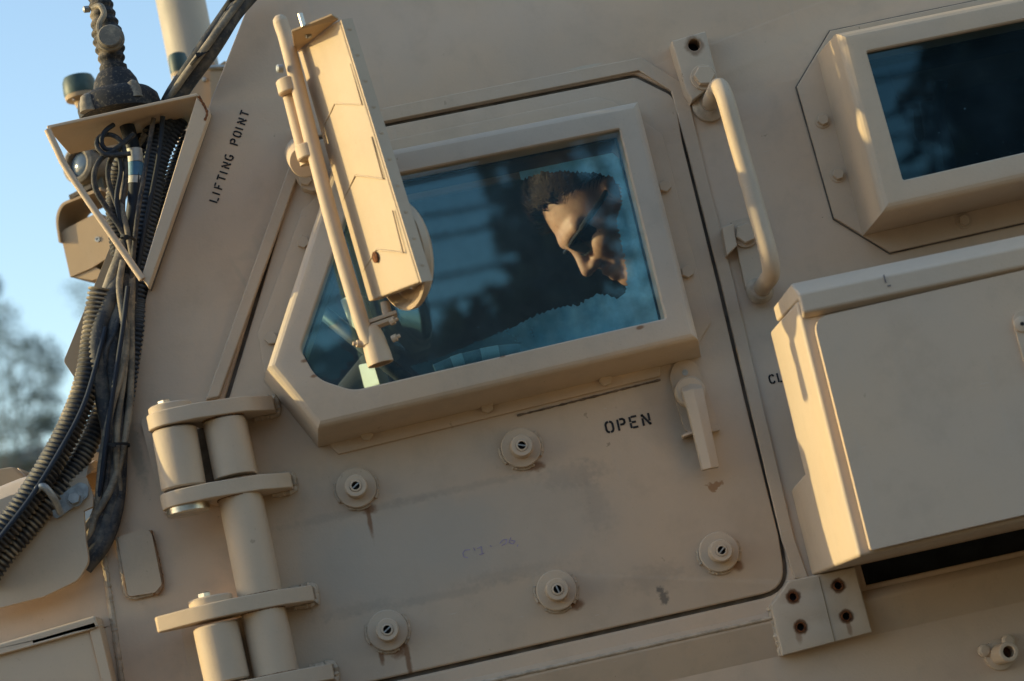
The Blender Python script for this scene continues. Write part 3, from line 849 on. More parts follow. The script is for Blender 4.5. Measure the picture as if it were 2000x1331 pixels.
g = G(); fp = P(1386, 206, 0.014); g.lathe(P(1384, 208, 0.0), (0, -1, 0), [(0.03, 0), (0.03, 0.012), (0.025, 0.016), (0.018, 0.022)], 28); g.build('handle_collar', M_WELD, hb)
g = G(); g.lathe(P(1484, 568, 0.016), (0, -1, 0), [(0.024, 0), (0.022, 0.006), (0.017, 0.011)], 28); g.build('handle_collar', M_WELD, h2o)
HD = 0.150
a0 = P(1384, 208, 0.0); a1 = P(1384, 208, 0.085); b0 = P(1484, 568, 0.0)
t0 = P(1408, 180, HD); t1 = P(1503, 520, HD)
q = [a0, a0 + Vector((0, -0.06, 0)), a0 + Vector((0.001, -0.095, -0.002)), ]
def bend(p, c, n, k=8):  # quarter bend between p -> corner c -> n
    return [p * (1 - s) ** 2 + c * 2 * s * (1 - s) + n * s * s for s in np.linspace(0, 1, k)]
dirb = (t1 - t0).normalized()
ca = Vector((a0.x, -HD, a0.z)); cb = Vector((b0.x, -HD, b0.z)); dirb = (cb - ca).normalized()
path = [a0] + bend(ca + Vector((0, 0.045, 0)), ca, ca + dirb * 0.05) + [ca.lerp(cb, f) for f in (.3, .5, .7)] + bend(cb - dirb * 0.05, cb, cb + Vector((0, 0.045, 0))) + [b0]
G().tube(path, 0.0152, 20).build('grab_bar', M_TAN2, hb)

# ---- hinge assembly
bp_ = round_poly(loop([(275, 822), (292, 806), (420, 800), (450, 975), (330, 1003), (318, 1003)], 0.012), [.01, .01, .01, .01, .02, .02])
g = G(); g.prism(bp_, 0.012, 0.0); hb2 = g.build('hinge_pad', M_TAN, T, 0.003)
bp_ = round_poly(loop([(352, 1228), (380, 1218), (500, 1200), (560, 1400), (395, 1420)], 0.012), 0.01)
g = G(); g.prism(bp_, 0.012, 0.0); hb3 = g.build('hinge_pad', M_TAN, T, 0.003)
# the tall D-section post on the door
pa = [P(431, 808, 0.11), P(457, 940, 0.11), P(463, 975, 0.11), P(502, 1160, 0.11), P(512, 1200, 0.11), P(545, 1370, 0.11)]
axx = Vector((pa[-1].x - pa[0].x, 0, pa[-1].z - pa[0].z))
def post_section(p, w=0.0355):
    pts = []
    for k in range(13):
        a = math.pi * k / 12
        pts.append(Vector((p.x - w * math.cos(a) * (1 if abs(math.cos(a)) < .98 else 1), -0.055 - 0.052 * math.sin(a) ** 0.7, p.z)))
    return [Vector((p.x - w, -0.002, p.z))] + pts + [Vector((p.x + w, -0.002, p.z))]
PA = P(431, 808, 0.107); PB = P(545, 1370, 0.107)
def pz(z): return PA.lerp(PB, (PA.z - z) / (PA.z - PB.z))
zs = [P(431, 805, .107).z, P(459, 933, .107).z, P(505, 1168, .107).z, P(537, 1325, .107).z]
for za, zb_ in zip(zs, zs[1:] + [zs[-1] - 0.2]):
    g = G(); g.loft([post_section(pz(za - 0.008)), post_section(pz(zb_ + 0.006))]); g.build('hinge_post', M_TAN2, hb2, 0.002)
def hinge_leaf(px_l, px_r, dl, th, pin, tap=True, left_d=None):
    """flat leaf standing out from the flank, px_l/px_r at mid-thickness of its front edge"""
    L = P(*px_l, dl); Rr = P(*px_r, 0.035); z = (P(*pin, 0.085).z)
    xp = P(*pin, 0.085).x
    pts = []
    if left_d is None:
        for k in range(9):
            a = math.pi * (1.0 - k / 16.0) if False else math.pi / 2 + math.pi * (1 - k / 8.0) * 1.0
            pts.append((xp + 0.042 * math.cos(a) , 0.085 + 0.042 * math.sin(math.pi * (k / 8.0) - math.pi / 2)))
    else:
        pts += [(L.x, left_d - 0.03), (L.x - 0.004, left_d), (L.x + 0.05, left_d + 0.028), (xp, 0.127)]
    xr = Rr.x; xe = pz(z).x
    pts += [(xe - 0.05, 0.124), (xe + 0.045, 0.085), (xr, 0.045), (xr + 0.004, 0.03), (xr, 0.0)]
    if left_d is None: pts += [(xe - 0.06, 0.002), (xe - 0.065, 0.05)]
    else: pts += [(xe - 0.06, 0.002)]
    return pts, z, xp
def leaf(px_l, px_r, pin, th=0.026, left_d=None, dl=0.12):
    xp = P(*pin, 0.085).x; z = P(*pin, 0.127).z
    Rr = P(*px_r, 0.035); xr = Rr.x; xe = pz(z).x
    pts = []
    if left_d is None:
        for k in range(13):
            a = -math.pi / 2 + math.pi * k / 12
            pts.append((xp - 0.041 * math.cos(a), 0.085 + 0.042 * math.sin(a)))
    else:
        L = P(*px_l, left_d); pts += [(xp - 0.02, 0.045), (L.x + 0.01, left_d - 0.03), (L.x, left_d - 0.012), (L.x + 0.004, left_d), (xp - 0.03, 0.118), (xp, 0.127)]
    pts += [(xe - 0.04, 0.127), (xe + 0.04, 0.098), (xr - 0.002, 0.05), (xr + 0.003, 0.044), (xr + 0.003, 0.001), (xe - 0.045, 0.001), (xe - 0.05, 0.045)]
    g = G(); g.loft([[Vector((x, -d, z + h)) for x, d in pts] for h in (-th / 2, th / 2)])
    lf = g.build('hinge_leaf', M_TAN2, hb2, 0.0025)
    e_ = th / 2 + 0.001
    bead([(xr - 0.035, -0.008, z + e_), (xr + 0.002, -0.008, z + e_), (xr + 0.006, -0.008, z), (xr + 0.002, -0.008, z - e_), (xr - 0.035, -0.008, z - e_)], 0.0075, 0.004, .6).build('leaf_weld', M_WELD, hb2)
    return lf, xp, z
l1, xp1, zA = leaf((290, 812), (531, 787), (335, 812))
l2, xp2, zB2 = leaf((318, 970), (563, 928), (362, 968))
l3, xp3, zC = leaf((300, 1209), (607, 1155), (415, 1193), left_d=0.085)
l4, xp4, zD = leaf((400, 1340), (645, 1303), (448, 1352))
def barrel(xa, za, xb, zb_, par):
    a = Vector((xa, -0.085, za)); b = Vector((xb, -0.085, zb_))
    u = (b - a).normalized()
    g = G(); g.lathe(a, u, [(0.034, 0.0), (0.037, 0.003), (0.037, (b - a).length - 0.003), (0.034, (b - a).length)], 36)
    return g.build('hinge_barrel', M_TAN2, par)
barrel(xp1, zA - 0.016, xp2, zB2 + 0.017, hb2)
barrel(xp3, zC - 0.020, xp4, zD + 0.017, hb3)
for x, z, s, par in ((xp1, zA + 0.013, 1, hb2), (xp2, zB2 - 0.013, -1, hb2), (xp3, zC + 0.013, 1, hb3)):
    g = G(); g.lathe((x, -0.085, z), (0, 0, s), [(0.036, 0), (0.036, 0.010), (0.033, 0.0125)], 32); cap = g.build('pin_cap', M_STEEL if s < 0 else M_TAN2, par)
    if s > 0:
        g = G(); g.lathe((x - 0.008, -0.085, z + 0.0125), (0, 0, 1), [(0.011, 0), (0.011, 0.008), (0.009, 0.0095)], 6); g.build('pin_bolt', M_STEEL, par)
M_GRIME = simple('rusty_grime', (0.22, 0.12, 0.06), .9, .5, 90)
for zz_ in (zA - .0135, zB2 + .0135, zB2 - .0135, zC + .0135, zC - .0135, zD + .0135):
    sec = post_section(pz(zz_), 0.0362)
    i0 = random.randint(1, 5); i1 = random.randint(8, 14)
    bead(sec[i0:i1], 0.0016, 0.003, .9).build('rust_line', M_GRIME, hb2)
# dark strips painted in for the shadowed gap behind the barrels
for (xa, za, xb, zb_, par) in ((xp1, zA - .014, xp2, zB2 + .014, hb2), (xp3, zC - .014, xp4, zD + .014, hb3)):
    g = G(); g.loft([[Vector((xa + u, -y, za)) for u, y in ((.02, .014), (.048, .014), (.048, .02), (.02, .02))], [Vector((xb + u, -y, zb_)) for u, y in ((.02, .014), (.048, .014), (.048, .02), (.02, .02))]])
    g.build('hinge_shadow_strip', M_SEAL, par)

# ---- door mirror
g = G()
mp = round_poly(loop([(574, 248), (588, 236), (612, 262), (628, 362), (614, 374), (590, 368), (576, 345)], 0.03), 0.012)
g.prism(mp, 0.03, 0.0); mir = g.build('mirror_mount', M_TAN2, T, 0.003)
tag(mir, 'mirror mount plate with tubular arm and housing on the door pillar', None)
bolt(BMP, (597, 352), 0.03, mir)
g = G(); g.cyl(P(590, 300, 0.03), P(596, 316, 0.20), 0.030, 28, 0.026); g.build('mount_boss', M_TAN2, mir, 0.002)
MD0 = 0.26
# main arm
arm = spline([P(548, 44, MD0), P(566, 104, MD0), P(640, 400, MD0), P(700, 610, MD0), P(722, 672, MD0)], 0.02)
G().tube(arm, 0.0125, 18).build('mirror_arm', M_TAN2, mir)
g = G(); top = P(548, 44, MD0); g.lathe(top, top - P(566, 104, MD0), [(0.0125, -0.002), (0.0115, 0.006), (0.007, 0.011), (0.001, 0.0125)], 18); g.build('arm_end', M_TAN2, mir)
# second short tube with clamps
G().tube([P(560, 165, MD0 - 0.02), P(600, 322, MD0 - 0.03)], 0.0115, 16).build('clamp_tube', M_TAN2, mir)
for a, b, r in (((556, 172), (574, 166), 0.02), ((592, 300), (612, 294), 0.02)):
    g = G(); A = P(*a, MD0 - 0.01); B = P(*b, MD0 - 0.01); u = (P(640, 400, MD0) - P(566, 104, MD0)).normalized()
    cc = A.lerp(B, 0.5); g.lathe(cc - u * 0.012, u, [(r * .9, 0), (r, 0.002), (r, 0.022), (r * .9, 0.024)], 20); g.build('arm_clamp', M_TAN2, mir)
g = G(); g.lathe(P(552, 134, MD0 + 0.012), (-1, -0.3, 0.1), [(0.007, 0), (0.007, 0.008), (0.005, 0.01)], 12); g.build('clamp_screw', M_ZINC, mir)
# housing: the sheet-metal back catches the sun
dL, dR = 0.235, 0.385
A = P(574, 76, dL); B = P(662, 40, dR); Cc = P(819, 552, dR); Dd = P(720, 590, dL)
# square the back panel up: keep A, B, D and complete it
nb = (B - A).cross(Dd - A).normalized()
if nb.x > 0: nb = -nb
th = 0.02
quad = [A, B, Cc, Dd]
inn = [p - nb * th for p in quad]
g = G(); g.loft([inn, quad]); hs_ = g.build('mirror_housing', tan_paint('mirror_housing_paint', (0.50, 0.40, 0.29), wavy=False, dirt=0.6), mir, 0.003)
# right-hand flange with rivets
e = (Cc - B).normalized(); wv = (B - A).normalized()
g = G(); off = wv * 0.0035
g.loft([[B + off, B + off - nb * th, B + off * 2 - nb * th, B + off * 2], [Cc + off, Cc + off - nb * th, Cc + off * 2 - nb * th, Cc + off * 2]])
fl_o = g.build('housing_flange', M_TAN2, hs_)
for k in range(10):
    p = B.lerp(Cc, 0.04 + 0.1 * k) + off * 2 - nb * 0.010
    g = G(); g.lathe(p, wv, [(0.0034, 0), (0.0034, 0.0006), (0.0016, 0.0013)], 10); g.build('rivet', M_TAN2, hs_)
# mirror glass facing the rear
cx = (A + B + Cc + Dd) / 4 - nb * (th + 0.001)
g = G(); g.loft([[p + (cx + nb * (th + .001) - p) * 0.06 - nb * (th + 0.001) for p in quad], [p + (cx + nb * (th + .001) - p) * 0.06 - nb * (th + 0.004) for p in quad]])
g.build('mirror_glass', simple('mirror_silver', (0.8, 0.82, 0.85), 0.03, 0.02, 5, 1.0, 0), hs_)
# pressed chevrons on the back
def ray_quad(x, y):
    v = (P(x, y, 0) - CAM); t = (A - CAM).dot(nb) / v.dot(nb); return CAM + v * t
for pl in ([(683, 125), (706, 205), (652, 203), (628, 255)], [(724, 268), (747, 350), (692, 343), (668, 395)], [(765, 412), (786, 494), (733, 488), (706, 535)]):
    pts = [ray_quad(*p) for p in pl]
    g = G(); g.tube([p + nb * -0.00136 for p in pts], 0.00145, 8); g.build('pressed_rib', hs_.data.materials[0], hs_)
p = ray_quad(733, 503); g = G(); g.lathe(p, nb, [(0.009, 0), (0.009, 0.0015), (0.0055, 0.003), (0.001, 0.0034)], 16); g.build('housing_plug', M_RUST, hs_)
# gusset plate over the top end, in shade
tA, tB = A, B
g = G(); up_ = (A - Dd).normalized()
t3 = ray_quad(578, 104) + nb * 0.0015; t2 = ray_quad(663, 38) + nb * 0.0015; t1 = P(570, 62, dL + 0.13); t0_ = P(648, 30, dR + 0.01)
fpl = [t3, t2, t0_, t1]
g.loft([fpl, [p + up_ * 0.0025 for p in fpl]]); g.build('housing_top', M_TANW, hs_)
pm = (t3 + t2 + t1) / 3; g = G(); g.lathe(pm, -up_, [(0.005, 0), (0.005, 0.004), (0.003, 0.005)], 12); g.build('housing_screw', M_ZINC, hs_)
pm = t1.lerp(t0_, 0.3); g = G(); g.cyl(pm, pm + up_ * 0.022, 0.004, 10); g.build('housing_screw', M_STEEL, hs_)
# lower brace between housing and arm
g = G(); g.cyl(P(752, 590, 0.25), P(757, 620, 0.25), 0.0075, 14); g.build('housing_stem', M_TAN2, mir)
g = G(); g.box(P(748, 622, 0.25), (0.046, 0.03, 0.006), Matrix.Rotation(rad(-8), 3, 'Y')); g.build('stem_washer', M_TAN2, mir, 0.001)
g = G(); g.box(P(748, 632, 0.25), (0.04, 0.03, 0.006), Matrix.Rotation(rad(-8), 3, 'Y')); g.build('stem_washer', M_TAN2, mir, 0.001)
ta = P(722, 640, 0.255); tb = P(742, 706, 0.255); u = (tb - ta).normalized()
g = G(); g.lathe(ta, u, [(0.0135, 0), (0.016, 0.004), (0.019, 0.02), (0.021, 0.05), (0.021, 0.062), (0.018, 0.062), (0.0175, 0.03)], 26); g.build('arm_socket', M_TAN2, mir, 0.001)
for (x, y) in ((762, 630), (766, 663), (706, 672)):
    g = G(); g.lathe(P(x, y, 0.26), (1 if x > 730 else -1, -0.3, 0.2), [(0.006, 0), (0.006, 0.008), (0.003, 0.009), (0.003, 0.014)], 8); g.build('socket_bolt', M_TAN2, mir)
# round convex mirror behind the housing
c = ray_quad(742, 503) - nb * (th + 0.028); ax = nb
g = G(); g.lathe(c, ax, [(0.001, -0.016), (0.05, -0.014), (0.08, -0.004), (0.090, 0.006), (0.090, 0.016), (0.086, 0.018), (0.083, 0.014), (0.076, 0.002), (0.045, -0.006), (0.001, -0.008)], 44); cv = g.build('round_mirror', M_TAN2, mir)
g = G(); g.lathe(c, ax, [(0.082, -0.0025), (0.05, -0.0165), (0.001, -0.021)], 40); g.build('round_mirror_glass', simple('convex_silver', (0.8, 0.82, 0.85), 0.05, 0.02, 5, 1.0, 0), mir)

# ---- antenna bracket
BD0, BD1 = 0.085, -0.075
ft = [(90, 252), (100, 240), (388, 187), (392, 197), (100, 252)]
g = G()
fa = [P(x, y, BD0) for x, y in [(90, 254), (386, 188)]]
zz = 0.004
pl4 = [P(92, 252, BD0), P(386, 188, BD0), P(386, 188, BD0) + Vector((0.01, 0.17, 0.0)), P(92, 252, BD0) + Vector((0.01, 0.17, 0.0))]
g.loft([[p for p in pl4], [p + Vector((0, 0, 0.006)) for p in pl4]])
br = g.build('antenna_bracket', M_TAN2, T, 0.002)
tag(br, 'triangular antenna bracket with worn edges at the cab corner', None)
sp = [P(x, y, BD0) for x, y in [(388, 187), (408, 222), (290, 560), (280, 540), (376, 240)]]
g = G(); st = [P(384, 190, BD0), P(411, 218, BD0), P(290, 562, BD0), P(276, 542, BD0)]
g.loft([st, [p + Vector((0, 0.025, 0)) for p in st]]); g.build('bracket_side', M_TAN2, br, 0.002)
g = G(); st = [P(405, 222, 0.012), P(413, 222, 0.012), P(295, 566, 0.012), P(287, 562, 0.012)]; g.loft([st, [p + Vector((0, 0.012, 0)) for p in st]]); g.build('bracket_gap_strip', M_SEAL, br)  # dark strip standing in for the shaded gap beside the side plate
g = G(); g.tube(spline([P(93, 254, BD0), P(110, 290, BD0), P(140, 345, BD0), P(278, 546, BD0)], 0.02), 0.006, 12); g.build('bracket_strut', M_TAN2, br)
g = G(); st = [P(93, 254, BD0), P(130, 254, BD0), P(150, 296, BD0), P(126, 300, BD0)]
bead([P(388, 188, BD0), P(404, 218, BD0), P(400, 236, BD0)], 0.0028, 0.003, .6).build('bracket_weld', M_RUST, br)

# ---- stencilled lettering
FONT = {  # strokes in a 0.62 x 1 box, with stencil bridges
 'L': [((0, 0), (0, 1)), ((.2, 0), (.52, 0))],
 'I': [((0, 0), (0, 1))],
 'F': [((0, 0), (0, 1)), ((.08, .5), (.34, .5)), ((.17, 1), (.52, 1))],
 'T': [((.28, 0), (.28, .86)), ((0, 1), (.56, 1))],
 'N': [((0, 0), (0, .62)), ((0, .84), (0, 1)), ((0, 1), (.52, 0)), ((.52, .38), (.52, 1)), ((.52, 0), (.52, .14))],
 'G': [((.5, .98), (.22, 1)), ((.1, .93), (0, .75)), ((0, .75), (0, .25)), ((0, .25), (.12, .03)), ((.22, 0), (.42, 0)), ((.42, 0), (.52, .14)), ((.52, .14), (.52, .42)), ((.34, .42), (.52, .42))],
 'P': [((0, 0), (0, 1)), ((.18, 1), (.4, 1)), ((.4, 1), (.52, .86)), ((.52, .86), (.52, .62)), ((.52, .62), (.4, .5)), ((.4, .5), (.18, .5))],
 'O': [((.2, .99), (.07, .92)), ((.07, .92), (0, .75)), ((0, .75), (0, .25)), ((0, .25), (.07, .08)), ((.07, .08), (.2, .01)), ((.34, .01), (.47, .08)), ((.47, .08), (.54, .25)), ((.54, .25), (.54, .75)), ((.54, .75), (.47, .92)), ((.47, .92), (.34, .99))],
 'E': [((0, 0), (0, .42)), ((0, .58), (0, 1)), ((.14, 1), (.5, 1)), ((.14, .5), (.4, .5)), ((.14, 0), (.5, 0))],
 'C': [((.52, .78), (.45, .94)), ((.45, .94), (.3, 1)), ((.2, .98), (.06, .86)), ((.06, .86), (0, .7)), ((0, .7), (0, .3)), ((0, .3), (.06, .14)), ((.06, .14), (.2, .02)), ((.3, 0), (.45, .06)), ((.45, .06), (.52, .22))],
}
WID = {'I': 0.3, ' ': 0.62}
def lettering(text, a, b, hpx, d, parent, name, mat, w=0.2, gap_=0.34):
    O = P(*a, d); E_ = P(*b, d); ex = (E_ - O); tot = ex.length; ex.normalize()
    ez = Vector((-ex.z, 0, ex.x)); h = hpx / 1139 * 1.0
    if ez.z < 0 and abs(ez.z) > 0.5: ez = -ez
    adv = [WID.get(c, 0.62) + gap_ for c in text]; s = tot / (sum(adv) - gap_); x = 0; g = G(); n = Vector((0, -1, 0))
    for c, ad in zip(text, adv):
        for (p, q) in FONT.get(c, []):
            p0 = O + ex * (x + p[0]) * s + ez * p[1] * h; p1 = O + ex * (x + q[0]) * s + ez * q[1] * h
            u = (p1 - p0).normalized(); v = u.cross(n) * (w * h / 2)
            e = u * random.uniform(0.01, 0.05) * h
            p0 -= e; p1 += e
            ring = [p0 - v, p0 + v, p1 + v, p1 - v]
            g.loft([ring, [r + n * 0.0004 for r in ring]])
        x += ad
    return g.build(name, mat, parent)
lettering('LIFTING POINT', (424, 396), (487, 219), 15.5, 0.0006, T, 'lettering', M_INK)
lettering('OPEN', (1186, 846), (1273, 828), 21, DD + 0.0006, door_o, 'lettering', M_INK)
lettering('CL', (1505, 750), (1532, 744), 17, 0.0006, T, 'lettering', M_INK)
g = G()
for st in ([(918, 1074), (908, 1075), (904, 1081), (906, 1088), (914, 1090)], [(925, 1070), (928, 1076)], [(932, 1072), (940, 1068), (942, 1083)], [(936, 1084), (946, 1081)], [(957, 1066), (960, 1068)], [(976, 1062), (982, 1055), (990, 1054), (988, 1062), (980, 1066)], [(998, 1050), (994, 1060), (1002, 1063), (1006, 1057), (998, 1056)], [(1012, 1064), (1010, 1068)]):
    pts = [P(x, y, DD + 0.0003) for x, y in st]
    for p0, p1 in zip(pts, pts[1:]):
        u = (p1 - p0).normalized(); v = u.cross(Vector((0, -1, 0))) * 0.0007
        r = [p0 - v, p0 + v, p1 + v, p1 - v]; g.loft([r, [q + Vector((0, -0.0003, 0)) for q in r]])
g.build('pen_scrawl', M_PURPLE, door_o)

# ================================================================== MOUNTED GEAR
# ---- whip antenna on its rubber base
AB = P(240, 206, 0.0); AB.z = pl4[0].z + 0.007
axv = Vector((-0.06, 0, 1)).normalized()
base_c = P(236, 212, 0.0)
ant = thing('whip_antenna', 'black spring-base whip antenna standing on the triangular bracket', 'antenna', base_c)
bc = Vector((base_c.x, base_c.y, pl4[0].z + 0.0062 + 0.0))
lean = (P(205, 20, 0.0) - P(232, 190, 0.0)).normalized()
bc = P(234, 214, 0.0)
g = G(); g.lathe(bc, lean, [(0.070, -0.012), (0.072, 0.004), (0.069, 0.018), (0.060, 0.027), (0.044, 0.031), (0.041, 0.036), (0.037, 0.052), (0.029, 0.066), (0.024, 0.070), (0.024, 0.078), (0.021, 0.08)], 40)
g.build('rubber_base', M_RUBBER, ant)
for x, y, s in ((172, 190, 0.014), (262, 163, 0.013)):
    g = G(); g.lathe(P(x, y + 16, 0.05), lean, [(s * 1.1, -0.012), (s, 0.004), (s * 0.75, 0.016), (s * 0.2, 0.021)], 14); g.build('base_nut', M_CABLE, ant)
sp0 = P(222, 150, 0.0); sp1 = P(214, 90, 0.0); sp2 = P(203, 40, 0.0); sp3 = P(192, -20, 0.0)
q = spline([sp0, sp1, sp2, sp3], 0.0022)
rs = []
for i in range(len(q)):
    f = i / len(q)
    base = 0.0215 + 0.0065 * math.exp(-((f - 0.42) / 0.22) ** 2)
    rs.append(base * (0.93 + 0.07 * math.cos(i * 2.2 / 9 * 2 * math.pi * 0.5 * 1.1)))
G().tube(q, rs, 24).build('spring', M_RUBBER, ant, smooth=80)
g = G(); c = P(216, 76, 0.03); g.lathe(c, (0.05, -1, 0.05), [(0.024, -0.004), (0.024, 0.006), (0.021, 0.008), (0.021, 0.013), (0.0185, 0.016), (0.001, 0.016)], 28); g.build('clasp_disc', M_CABLE, ant)
g = G(); g.tube(spline([P(196, 70, 0.032), P(194, 48, 0.032), P(203, 28, 0.03), P(196, 12, 0.025), P(182, 16, 0.01)], 0.004), 0.0055, 10); g.build('clasp_strap', M_CABLE, ant)
g = G(); g.lathe(P(175, 18, 0.0), (-1, -.3, 0), [(0.006, 0), (0.006, .01), (.003, .012)], 10); g.build('clasp_pin', M_ZINC, ant)
G().tube([P(192, -16, 0), P(176, -160, 0)], 0.0215, 16).build('whip', M_RUBBER, ant)

# ---- tan mast behind
mb = P(385, 160, -0.75)
mast = thing('mast_tube', 'thick tan mast tube rising at the top left behind the cables', 'mast', mb)
mt = P(340, -60, -0.75); md = (mt - mb).normalized()
g = G(); g.lathe(mb - md * 0.1, md, [(0.052, 0), (0.052, 0.5)], 36); g.build('tube', tan_paint('mast_paint', (0.47, 0.40, 0.31), wavy=False, dirt=.5), mast)
g = G(); g.lathe(mb - md * 0.14, md, [(0.066, 0), (0.066, 0.05), (0.052, 0.06)], 36); g.build('foot', M_TAN2, mast)
g = G(); g.prism(loop([(330, 190), (408, 100), (432, 150), (428, 200), (390, 260)], -0.62), -0.62, -0.65)
g.build('mast_plate', M_TANW, mast, 0.002)
g = G(); g.cyl(P(395, 134, -0.6), P(440, 132, -0.6), 0.006, 10); g.build('air_fitting', M_STEEL, mast)
g = G(); g.prism(round_poly(loop([(410, 140), (440, 118), (446, 128), (430, 160), (412, 220)], -0.6), .004), -0.6, -0.615); g.build('bent_tab', M_TANW, mast, 0.001)
g = G(); g.lathe(P(400, 156, -0.619), (0, -1, 0), [(.005, 0), (.005, .003), (.003, .004)], 10); g.build('plate_screw', M_ZINC, mast)

# ---- green receiver pucks
def puck(px, d, w, label, foot):
    c = P(*px, d); t = thing('satellite_receiver', label, 'receiver', c, 'green receiver pucks')
    g = G(); g.lathe(c, (0, 0, 1), [(w, -0.004), (w * 1.04, 0.004), (w * 1.0, 0.026), (w * 0.88, 0.036), (w * 0.5, 0.040), (0.001, 0.041)], 32); g.build('dome', M_GREEN, t)
    g = G(); g.lathe(c, (0, 0, -1), [(w, 0.004), (w * 0.95, 0.012), (w * 0.5, 0.018), (w * 0.4, 0.03)], 28); g.build('base', M_TANW, t)
    g = G(); g.box(c + Vector((0.014, 0, -0.075)), (0.022, 0.03, 0.11)); g.build('post', M_TANW, t, 0.002)
    for u in (-.014, .008):
        g = G(); g.lathe(c + Vector((u, -w * .6, -0.012)), (0, -.3, -1), [(.003, 0), (.003, .007)], 8); g.build('screw', M_STEEL, t)
puck((158, 184), -0.70, 0.034, 'dark green receiver puck just left of the antenna base', None)
puck((352, 140), -0.66, 0.020, 'dark green receiver puck half hidden behind the upper cables', None)

# ---- round lens unit and hooded lamp
c = P(156, 322, -0.70)
lu = thing('lens_unit', 'tan camera unit with round dark lens behind the bracket strut', 'camera', c)
axl = Vector((-0.55, -0.8, 0.05)).normalized()
g = G(); g.lathe(c, axl, [(0.037, -0.05), (0.041, -0.01), (0.040, 0.008), (0.033, 0.012), (0.028, 0.010), (0.027, -0.004)], 36); g.build('barrel', M_CABLE, lu)
g = G(); g.lathe(c, axl, [(0.0275, -0.004), (0.02, 0.002), (0.001, 0.004)], 30); g.build('lens', simple('blue_lens', (0.10, 0.14, 0.2), 0.12, .1, 10), lu)
g = G(); g.prism(loop([(152, 290), (230, 265), (268, 330), (225, 380), (195, 372), (165, 310)], -0.75), -0.75, -0.84); g.build('body', M_TANW, lu, 0.004)
g = G(); g.lathe(P(207, 322, -0.75), (0, -1, 0), [(.006, 0), (.006, .003), (.003, .005)], 8); g.build('body_screw', M_STEEL, lu)
g = G(); g.prism(loop([(170, 352), (200, 345), (205, 375), (160, 385), (152, 368)], -0.71), -0.71, -0.75); g.build('bracket', M_OLIVE, lu, 0.003)

hl = thing('hooded_lamp', 'boxy tan lamp housing hung in a curved yoke at far left', 'lamp', P(165, 480, -0.65))
g = G(); d = -0.65
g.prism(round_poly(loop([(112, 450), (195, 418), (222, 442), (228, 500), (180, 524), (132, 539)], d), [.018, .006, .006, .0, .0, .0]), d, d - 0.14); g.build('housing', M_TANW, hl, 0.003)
g = G(); yk = loop([(132, 538), (185, 521), (215, 540), (178, 548)], d - 0.001); 
g.prism(yk, d - 0.004, d - 0.14); g.build('housing_base', M_TANW, hl, 0.001)
yo = [(112, 470), (107, 425), (118, 398), (140, 388), (206, 370)]; yi = [(116, 470), (112, 428), (122, 402), (142, 393), (207, 376)]
yo_p = [P(x, y, d + 0.01) for x, y in yo]; yi_p = [P(x, y, d + 0.01) for x, y in yi]
yo_s = spline(yo_p, .006); yi_s = spline(yi_p, .006); k = min(len(yo_s), len(yi_s))
g = G(); g.loft([[yo_s[min(i, len(yo_s)-1)], yi_s[min(int(i * len(yi_s) / len(yo_s)), len(yi_s) - 1)], yi_s[min(int(i * len(yi_s) / len(yo_s)), len(yi_s) - 1)] + Vector((0, .11, 0)), yo_s[i] + Vector((0, .11, 0))] for i in range(len(yo_s))]); g.build('yoke', M_TANW, hl)
g = G(); g.lathe(P(194, 470, d), (0, -1, 0), [(.0055, 0), (.0055, .002), (.0025, .002), (.0025, .0005)], 14); g.build('yoke_screw', M_ZINC, hl)
g = G(); g.lathe(P(122, 490, d - .07), (-1, 0, 0), [(.04, -.02), (.04, .0), (.034, .008), (.001, .010)], 30); g.build('side_knob', M_TANW, hl)
g = G(); g.lathe(P(162, 398, d - 0.03), (0.1, -0.5, -1), [(.007, 0), (.007, .006), (.004, .008)], 10); g.build('yoke_bolt', M_ZINC, hl)
g = G(); g.prism(loop([(137, 380), (185, 362), (186, 370), (139, 388)], d + .012), d + .012, d - .06); g.build('pad', M_SEAL, hl)

hl.rotation_euler.z = rad(-20)
# ================================================================== CABLES
def cable(name, label, cat, pts, r, mat, n=12, corr=None, group='cables tied along the cab corner', depth=0.8, step=0.006):
    w = [P(*p) for p in pts]
    if corr:
        q = spline(w, corr / 4); rs = [r * (1 if (i % 4) in (0, 1) else depth) for i in range(len(q))]; cr = [1.0 if (i % 4) in (0, 1) else 0.0 for i in range(len(q)) for _ in range(n)]
    else:
        q = spline(w, step); rs = [r * (1 + 0.03 * math.sin(i * 0.35)) for i in range(len(q))]
    o = G().tube(q, rs, n).build(name, mat, None, smooth=80)
    if corr:
        o.data.attributes.new('crest', 'FLOAT', 'POINT').data.foreach_set('value', cr)
    return tag(o, label, cat, group)
# upper run from the roof
cable('braided_sleeve', 'braided grey sleeve coming down from the roof edge', 'cable', [(505, -30, .05), (462, 20, .06), (428, 72, .06), (396, 120, .05), (360, 168, .03), (335, 205, .0), (318, 250, -.04)], .0155, M_SLEEVE)
cable('cable', 'thin tan cable along the left of the roof sleeve', 'cable', [(488, -25, .07), (440, 40, .08), (400, 95, .075), (352, 160, .05), (326, 205, .0)], .0065, M_CABLE)
cable('cable', 'second sleeve-side cable slightly thicker beneath the roof sleeve', 'cable', [(478, -30, .05), (425, 45, .055), (385, 105, .05), (340, 170, .02), (315, 215, -.02)], .009, M_SLEEVE)
